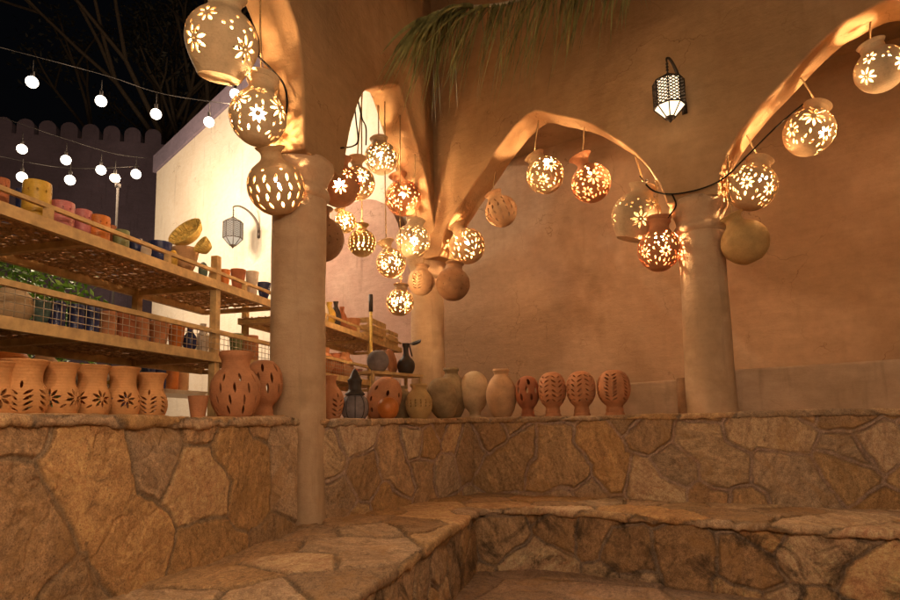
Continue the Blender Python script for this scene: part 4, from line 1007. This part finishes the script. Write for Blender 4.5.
pot('bottle', [(.5, 0), (.8, .06), (1, .25), (.9, .42), (.5, .55), (.32, .66), (.3, .85), (.42, .93), (.42, 1)], .085, .30, on_stand(406), 'dark_clay', 'black glazed bottle left of the far corner column', 'bottle', (), 'dark wares on the little stand', rows=14, seg=28)
q = on_stand(411) + Vector((0, 0, .27)); m = MB(); m.lathe([(.001, -.03), (.04, -.022), (.06, 0), (.055, 0), (.036, -.016), (.001, -.024)], 24)
m.tube([(-.05, 0, 0), (-.07, 0, .0), (-.085, .0, -.12)], .008, 6)
o = m.build('ladle', M['dark_clay'], None, q + Vector((.05, -.02, .05))); o.rotation_euler = (.3, -.35, 0); tag(o, 'black ladle leaning out of the black bottle', 'ladle')

# ------------------------------------------------------------------ buildings beyond
def X(px, dep, z=0): p = at(px, 300, dep); return Vector((p.x, p.y))
a = Vector((-7.55, 15.0)); wd = Vector((.77, -.64)).normalized(); e = a + wd * 9.0
o = empty('white_building', (a.x, a.y, 0), 'bright cream rendered building with sloping mauve coping behind the rack', 'building'); o.location = (0, 0, 0)
wn = Vector((wd.y, -wd.x))
def sl(p, z): return (p.x, p.y, z)
za = on_plane(147, 178, a, wn).z; zb = on_plane(240, 96, a, wn); sb = (Vector((zb.x, zb.y)) - a).dot(wd); slope = (zb.z - za) / sb; ze = za + slope * 9.0
m = MB(); bk = a - wn * 2.5; be = e - wn * .3
m.add([sl(a, -.03), sl(e, -.03), sl(e, ze), sl(a, za), sl(bk, -.03), sl(be, -.03), sl(be, ze), sl(bk, za)], [(0, 1, 2, 3), (5, 4, 7, 6), (3, 2, 6, 7), (4, 0, 3, 7), (1, 5, 6, 2)], False)
m.build('wall', M['white'], o)
m = MB(); up = Vector((0, 0, .42)); aa, ee = a + wn * .06 - wd * .1, e + wn * .06; ab, eb = a - wn * .35 - wd * .1, e - wn * .35
m.add([sl(aa, za + .003), sl(ee, ze + .003), sl(ee, ze + .45), sl(aa, za + .45), sl(ab, za + .003), sl(eb, ze + .003), sl(eb, ze + .45), sl(ab, za + .45)], [(0, 1, 2, 3), (5, 4, 7, 6), (3, 2, 6, 7), (4, 0, 3, 7), (1, 5, 6, 2), (0, 4, 5, 1)], False)
m.build('coping', M['coping'], o)
P = on_plane(233, 232, a + wn * .45, wn); metal_lantern(P, .19, tuple(wn * -.45), tuple(wd * .25), 'pewter cage lamp on a curved bracket against the cream building', M['lamp_glass_dim'], M['steel'], .5)

pa = X(-140, 18.5); pb = X(175, 20.5); pd = (pb - pa).normalized(); pn = Vector((pd.y, -pd.x))
o = empty('mauve_building', (0, 0, 0), 'dark mauve building with rounded battlements behind the string lights', 'building')
zt = on_plane(60, 136, pa, pn).z; L = (pb - pa).length
m = MB(); c_ = (pa + pb) / 2 - pn * .25; m.obox((c_.x, c_.y, zt / 2 - .02), (*(pd * L / 2), 0), (*(pn * .25), 0), (0, 0, zt / 2)); m.build('wall', M['purple'], o)
m0 = (Vector(on_plane(25, 125, pa, pn)[:2]) - pa).dot(pd); m1 = (Vector(on_plane(47, 128, pa, pn)[:2]) - pa).dot(pd); stp = (m1 - m0) * 1.0; wdt = stp * .80
k = m0 - stp * 7
while k < L - wdt / 2:
    if k > wdt / 2:
        m = MB(); q = pa + pd * k; hh = .55
        pts = [(-wdt / 2, -.02), (wdt / 2, -.02)] + [(wdt / 2 * cos(t), hh * .55 + hh * .45 * sin(t)) for t in [pi * i / 8 for i in range(9)]]
        f = [(q.x + pd.x * x + pn.x * -.04, q.y + pd.y * x + pn.y * -.04, zt - .01 + z) for x, z in pts]; bb = [(x - pn.x * .4, y - pn.y * .4, z) for x, y, z in f]; n = len(f)
        m.add(f + bb, [tuple(range(n)), tuple(range(2 * n - 1, n - 1, -1))] + [(i, i + n, (i + 1) % n + n, (i + 1) % n) for i in range(n)], False)
        m.build('merlon', M['purple'], o)
    k += stp
# low pink wall with rounded head beyond the rack
q0 = at(372, 300, 9.6); qd = (AR * 1.0); m = MB(); qn = ARN; hw = 1.05
zpk = on_plane(370, 197, (q0.x, q0.y), ARN).z
pts = [(-1.6, -.03), (1.3, -.03), (1.3, 1.9)] + [(-.28 + .9 * cos(t), zpk - .9 + .9 * sin(t)) for t in [pi * .06 * i for i in range(0, 9)]] + [(-.28, zpk), (-1.6, zpk)]
f = [(q0.x + qd.x * x, q0.y + qd.y * x, z) for x, z in pts]; bb = [(x - qn.x * .3, y - qn.y * .3, z) for x, y, z in f]; n = len(f)
m.add(f + bb, [tuple(range(n)), tuple(range(2 * n - 1, n - 1, -1))] + [(i, i + n, (i + 1) % n + n, (i + 1) % n) for i in range(n)], False)
tag(m.build('garden_wall', M['pink']), 'pinkish plaster wall with rounded shoulder beyond the rack in the left arch', 'wall')

# ------------------------------------------------------------------ greenery
def leaves_mesh(n, fn, L, Wd, seed):
    rs = random.Random(seed); m = MB()
    for k in range(n):
        c, nrm = fn(rs); d = Vector((rs.gauss(0, 1), rs.gauss(0, 1), rs.gauss(.2, .8))).normalized(); sdv = d.cross(Vector((rs.gauss(0, 1), rs.gauss(0, 1), rs.gauss(0, 1)))).normalized()
        l, w_ = L * rs.uniform(.6, 1.3), Wd * rs.uniform(.7, 1.2); up = d.cross(sdv) * l * .12
        m.add([c, c + d * l * .45 + sdv * w_ / 2 + up, c + d * l, c + d * l * .45 - sdv * w_ / 2 + up], [(0, 1, 2, 3)], True)
    return m
o = empty('hedge_shrub', (0, 0, 0), 'bright green leafy shrub behind the wire fronted shelf', 'shrub')
def hedge_pt(rs):
    while True:
        s, d, z = rs.uniform(-3.2, .75), rs.uniform(2.45, 3.7), rs.uniform(.3, 2.75)
        top = 2.42 + .22 * sin(s * 2.3) + .16 * sin(s * 5.1 + 1) - .25 * max(0, s - .1)
        if z < top and (rs.random() < .75 or z > top - .4): return rp(s, d, z), None
leaves_mesh(24000, hedge_pt, .075, .034, 5).build('foliage', M['leaf'], o)
for s in (-2.4, -1.2, .0):
    m = MB(); m.tube([rp(s, 3.0, -.03), rp(s + .05, 3.02, .8), rp(s - .05, 3.0, 1.9)], [.05, .04, .02], 7); m.build('stem', M['bark'], o)

o = empty('tree', (-9.5, 26, 0), 'dark bare looking tree faint against the night sky beyond the mauve building', 'tree'); o.location = (0, 0, 0)
rs = random.Random(12); m = MB(); tips = []
def grow(p, d, L, r, lv):
    q = p + d * L; m.tube([p, p.lerp(q, .5) + Vector((rs.uniform(-.1, .1), 0, 0)), q], [r, r * .85, r * .7], 6, False)
    if lv == 0: tips.append(q); return
    for _ in range(3):
        grow(q, (d + Vector((rs.uniform(-.75, .75), rs.uniform(-.6, .6), rs.uniform(-.1, .5)))).normalized(), L * rs.uniform(.62, .85), r * .66, lv - 1)
for bx in (-15.5, -10.5): grow(Vector((bx, 27, -.03)), Vector((.03, 0, 1)), 7.5, .32, 4)
m.build('trunk', M['bark'], o)
def tree_pt(rs): t = rs.choice(tips); return t + Vector((rs.gauss(0, .5), rs.gauss(0, .5), rs.gauss(0, .45))), None
leaves_mesh(9000, tree_pt, .28, .11, 8).build('crown', M['dark_leaf'], o)

# palm frond drooping over the arcade corner
o = empty('palm_frond', (0, 0, 0), 'dry green palm frond drooping from above over the wall corner', 'palm frond')
rib = [Vector(at(745, -560, 5.6)), Vector(at(712, -260, 5.1)), Vector(at(655, -85, 4.85)), Vector(at(590, -28, 4.65)), Vector(at(510, 2, 4.55)), Vector(at(450, 8, 4.5)), Vector(at(422, 20, 4.5))]
rb = catmull(rib, 10); m = MB(); m.tube(rb, [.028 - .023 * i / (len(rb) - 1) for i in range(len(rb))], 7); m.build('midrib', M['rib'], o)
m = MB(); rs = random.Random(4); nL = 330
for k in range(nL):
    t = (k / nL) ** .85; i = min(len(rb) - 2, int(t * (len(rb) - 1))); p = rb[i].lerp(rb[i + 1], t * (len(rb) - 1) - i)
    tg = (rb[i + 1] - rb[i]).normalized(); side = 1 if k % 2 else -1
    ax = tg.cross(Vector((0, 0, 1))).normalized() * side
    L = (.62 + .14 * min(1, t * 1.6)) * rs.uniform(.6, 1.1)
    if t > .95: L *= .8
    d0 = (ax * rs.uniform(.1, .65) + tg * rs.uniform(.05, .45) + Vector((0, 0, rs.uniform(-1.1, -.25)))).normalized()
    if t > .9 and rs.random() < .5: d0 = (d0 + tg * 1.2).normalized()
    pts = [p]; dcur = d0; n = 7
    for q in range(n):
        pts.append(pts[-1] + dcur * (L / n)); dcur = (dcur + Vector((rs.uniform(-.05, .05), rs.uniform(-.05, .05), -.075))).normalized()
    wv = rs.uniform(.009, .016); sv = tg.cross(d0); sv = (sv if sv.length > .1 else ax).normalized()
    sv = (sv + Vector((rs.uniform(-.5, .5), rs.uniform(-.5, .5), 0))).normalized()
    V = []; Fc = []
    for q, c in enumerate(pts):
        ww = wv * (1 - (q / n) ** 2.2) + .0006; fold = d0.cross(sv) * ww * .5
        V += [c - sv * ww + fold, c, c + sv * ww + fold]
        if q: b0 = (q - 1) * 3; Fc += [(b0, b0 + 1, b0 + 4, b0 + 3), (b0 + 1, b0 + 2, b0 + 5, b0 + 4)]
    m.add(V, Fc)
m.build('leaflets', M['leaflet'], o)

# ------------------------------------------------------------------ string lights and cables
def string_light(pts, bulbs, label, drop=.28, dead=(), r=.075, glow='string_bulb'):
    o = empty('string_light', (0, 0, 0), label, 'string light', 'string lights over the yard')
    m = MB(); m.tube(catmull(pts, 8), .0055, 6); m.build('cable', M['cable'], o)
    for i, P in enumerate(bulbs):
        P = Vector(P); m = MB(); m.ball((0, 0, 0), r, 8); b_ = m.build('bulb', M['dead_bulb'] if i in dead else M[glow], o, P)
        if glow == 'string_bulb' and i not in dead:
            ld = bpy.data.lights.new('bulb_light', 'POINT'); ld.energy = 78; ld.color = (1.0, .74, .50); ld.shadow_soft_size = .04
            lo = bpy.data.objects.new('bulb_light', ld); COL.objects.link(lo); lo.location = P - Vector((0, 0, r + .05)); lo.parent = o
        m = MB(); m.tube([(0, 0, r * .85), (0, 0, r + .075)], .024, 8); m.tube([(0, 0, r + .07), (0, 0, r + .24)], .006, 5); m.build('socket', M['cable'], b_)
    return o
D = 8.5
string_light([at(-60, 32, D - 1), at(0, 47, D - .6), at(105, 75, D), at(165, 94, D + .3), at(245, 106, D + .7)], [at(32, 82, D - .5), at(101, 101, D), at(156, 114, D + .3), at(209, 122, D + .5), at(235, 94, D + .6)], 'upper string of round bulbs sloping across the night sky')
D = 11
string_light([at(-60, 100, D), at(0, 117, D), at(60, 137, D), at(112, 153, D), at(146, 158, D)], [at(22, 149, D), at(66, 160, D), at(101, 170, D), at(136, 174, D), at(115, 178, D - .2)], 'lower string of round bulbs before the mauve building', dead=(4,), r=.085)
D = 10
string_light([at(-60, 140, D), at(0, 156, D), at(70, 168, D), at(140, 166, D + 1)], [at(22, 177, D), at(70, 180, D), at(-40, 165, D)], 'third short string of bulbs just above the golden candle holder', r=.08)
o = empty('lamp_pole', at(113, 300, 10.8), 'thin black pole rising behind the top shelf below the unlit bulb', 'pole'); o.location.z = 0
m = MB(); zt = at(113, 182, 10.8).z; m.tube([(0, 0, -.03), (0, 0, zt)], .02, 8); m.build('shaft', M['cable'], o)
m = MB(); m.tube([(0, 0, zt), (0, 0, zt + .06)], .05, 8); m.build('cap', M['cable'], o)
# added string of fill bulbs, unseen above the viewer, lighting the foreground
cp = [Vector((-1.75, .7, 3.4)), Vector((-.4, .35, 2.78)), Vector((1.0, .1, 2.75)), Vector((4.2, .5, 3.7))]
string_light(cp, [Vector((-1.05, .52, 2.72)), Vector((-.4, .35, 2.46)), Vector((.3, .2, 2.38)), Vector((1.0, .1, 2.43)), Vector((1.75, .13, 2.6))], 'unseen string of fill bulbs above the viewer, added to light the foreground', r=.045, glow='fill_bulb')

def cable(pts, label, r=.007):
    m = MB(); m.tube(catmull([Vector(p) for p in pts], 8), r, 6); tag(m.build('power_cable', M['cable']), label, 'cable', 'black lamp cables on the arches')
def fr(x, y, off=.215): return on_plane(x, y, COL2 + ARN * off, ARN)
def flp(x, y, off=.215): return on_plane(x, y, COL1 + AN * off, AN)
cable([fr(640, 176, .1), fr(652, 190, .2), fr(672, 194, .24), fr(700, 189, .25), fr(724, 178, .24), fr(745, 158, .2), fr(775, 128, .1), fr(803, 104, .05)], 'black cable looping past the right column between the two broad arches')
cable([flp(252, 50, .02), flp(262, 60, .05), flp(272, 70, .05), flp(284, 85, .1), flp(287, 105, .12), flp(283, 128, .15)], 'black cable linking the two highest lanterns near the left column')
cable([flp(354, 97, .1), flp(356, 120, .1), flp(358, 140, .1), flp(353, 146, .14), flp(341, 148, .21)], 'black cable hanging in the left part of the tight arch')
cable([flp(358, 100, .1), flp(362, 118, .08), flp(366, 128, .05), flp(366, 145, .05)], 'short black cable with connector beside the collared lantern')
cable([fr(672, 194, .24), fr(676, 205, .2), fr(670, 215, .18), fr(664, 222, .17)], 'short black cable dropping to the lantern beside the right column')

# ------------------------------------------------------------------ world, lights, camera
wld = bpy.data.worlds.new('World'); scene.world = wld; wld.use_nodes = True; nt = wld.node_tree
sky = nt.nodes.new('ShaderNodeTexSky'); sky.sky_type = 'NISHITA'; sky.sun_disc = False
SUN_EL, SUN_ROT = radians(-4), radians(200)
sky.sun_elevation = SUN_EL; sky.sun_rotation = SUN_ROT
bg = nt.nodes['Background']; nt.links.new(sky.outputs[0], bg.inputs[0]); bg.inputs[1].default_value = .05

cam = bpy.data.cameras.new('Camera'); co = bpy.data.objects.new('Camera', cam); COL.objects.link(co)
cam.sensor_width = 36; cam.lens = 36 * FPX / 900; cam.shift_y = (CY - 300) / 900; cam.clip_end = 1000; cam.clip_start = .05
co.matrix_world = Matrix(((_R.x, _U.x, -_F.x, CAM.x), (_R.y, _U.y, -_F.y, CAM.y), (_R.z, _U.z, -_F.z, CAM.z), (0, 0, 0, 1)))
scene.camera = co
vs_ = scene.view_settings; vs_.view_transform = 'Standard'; vs_.look = 'None'; vs_.gamma = 1; vs_.exposure = .88; vs_.use_curve_mapping = False
scene.render.engine = 'CYCLES'
cy = scene.cycles; cy.use_denoising = True; cy.max_bounces = 10; cy.diffuse_bounces = 6; cy.sample_clamp_indirect = 6; cy.use_light_tree = True
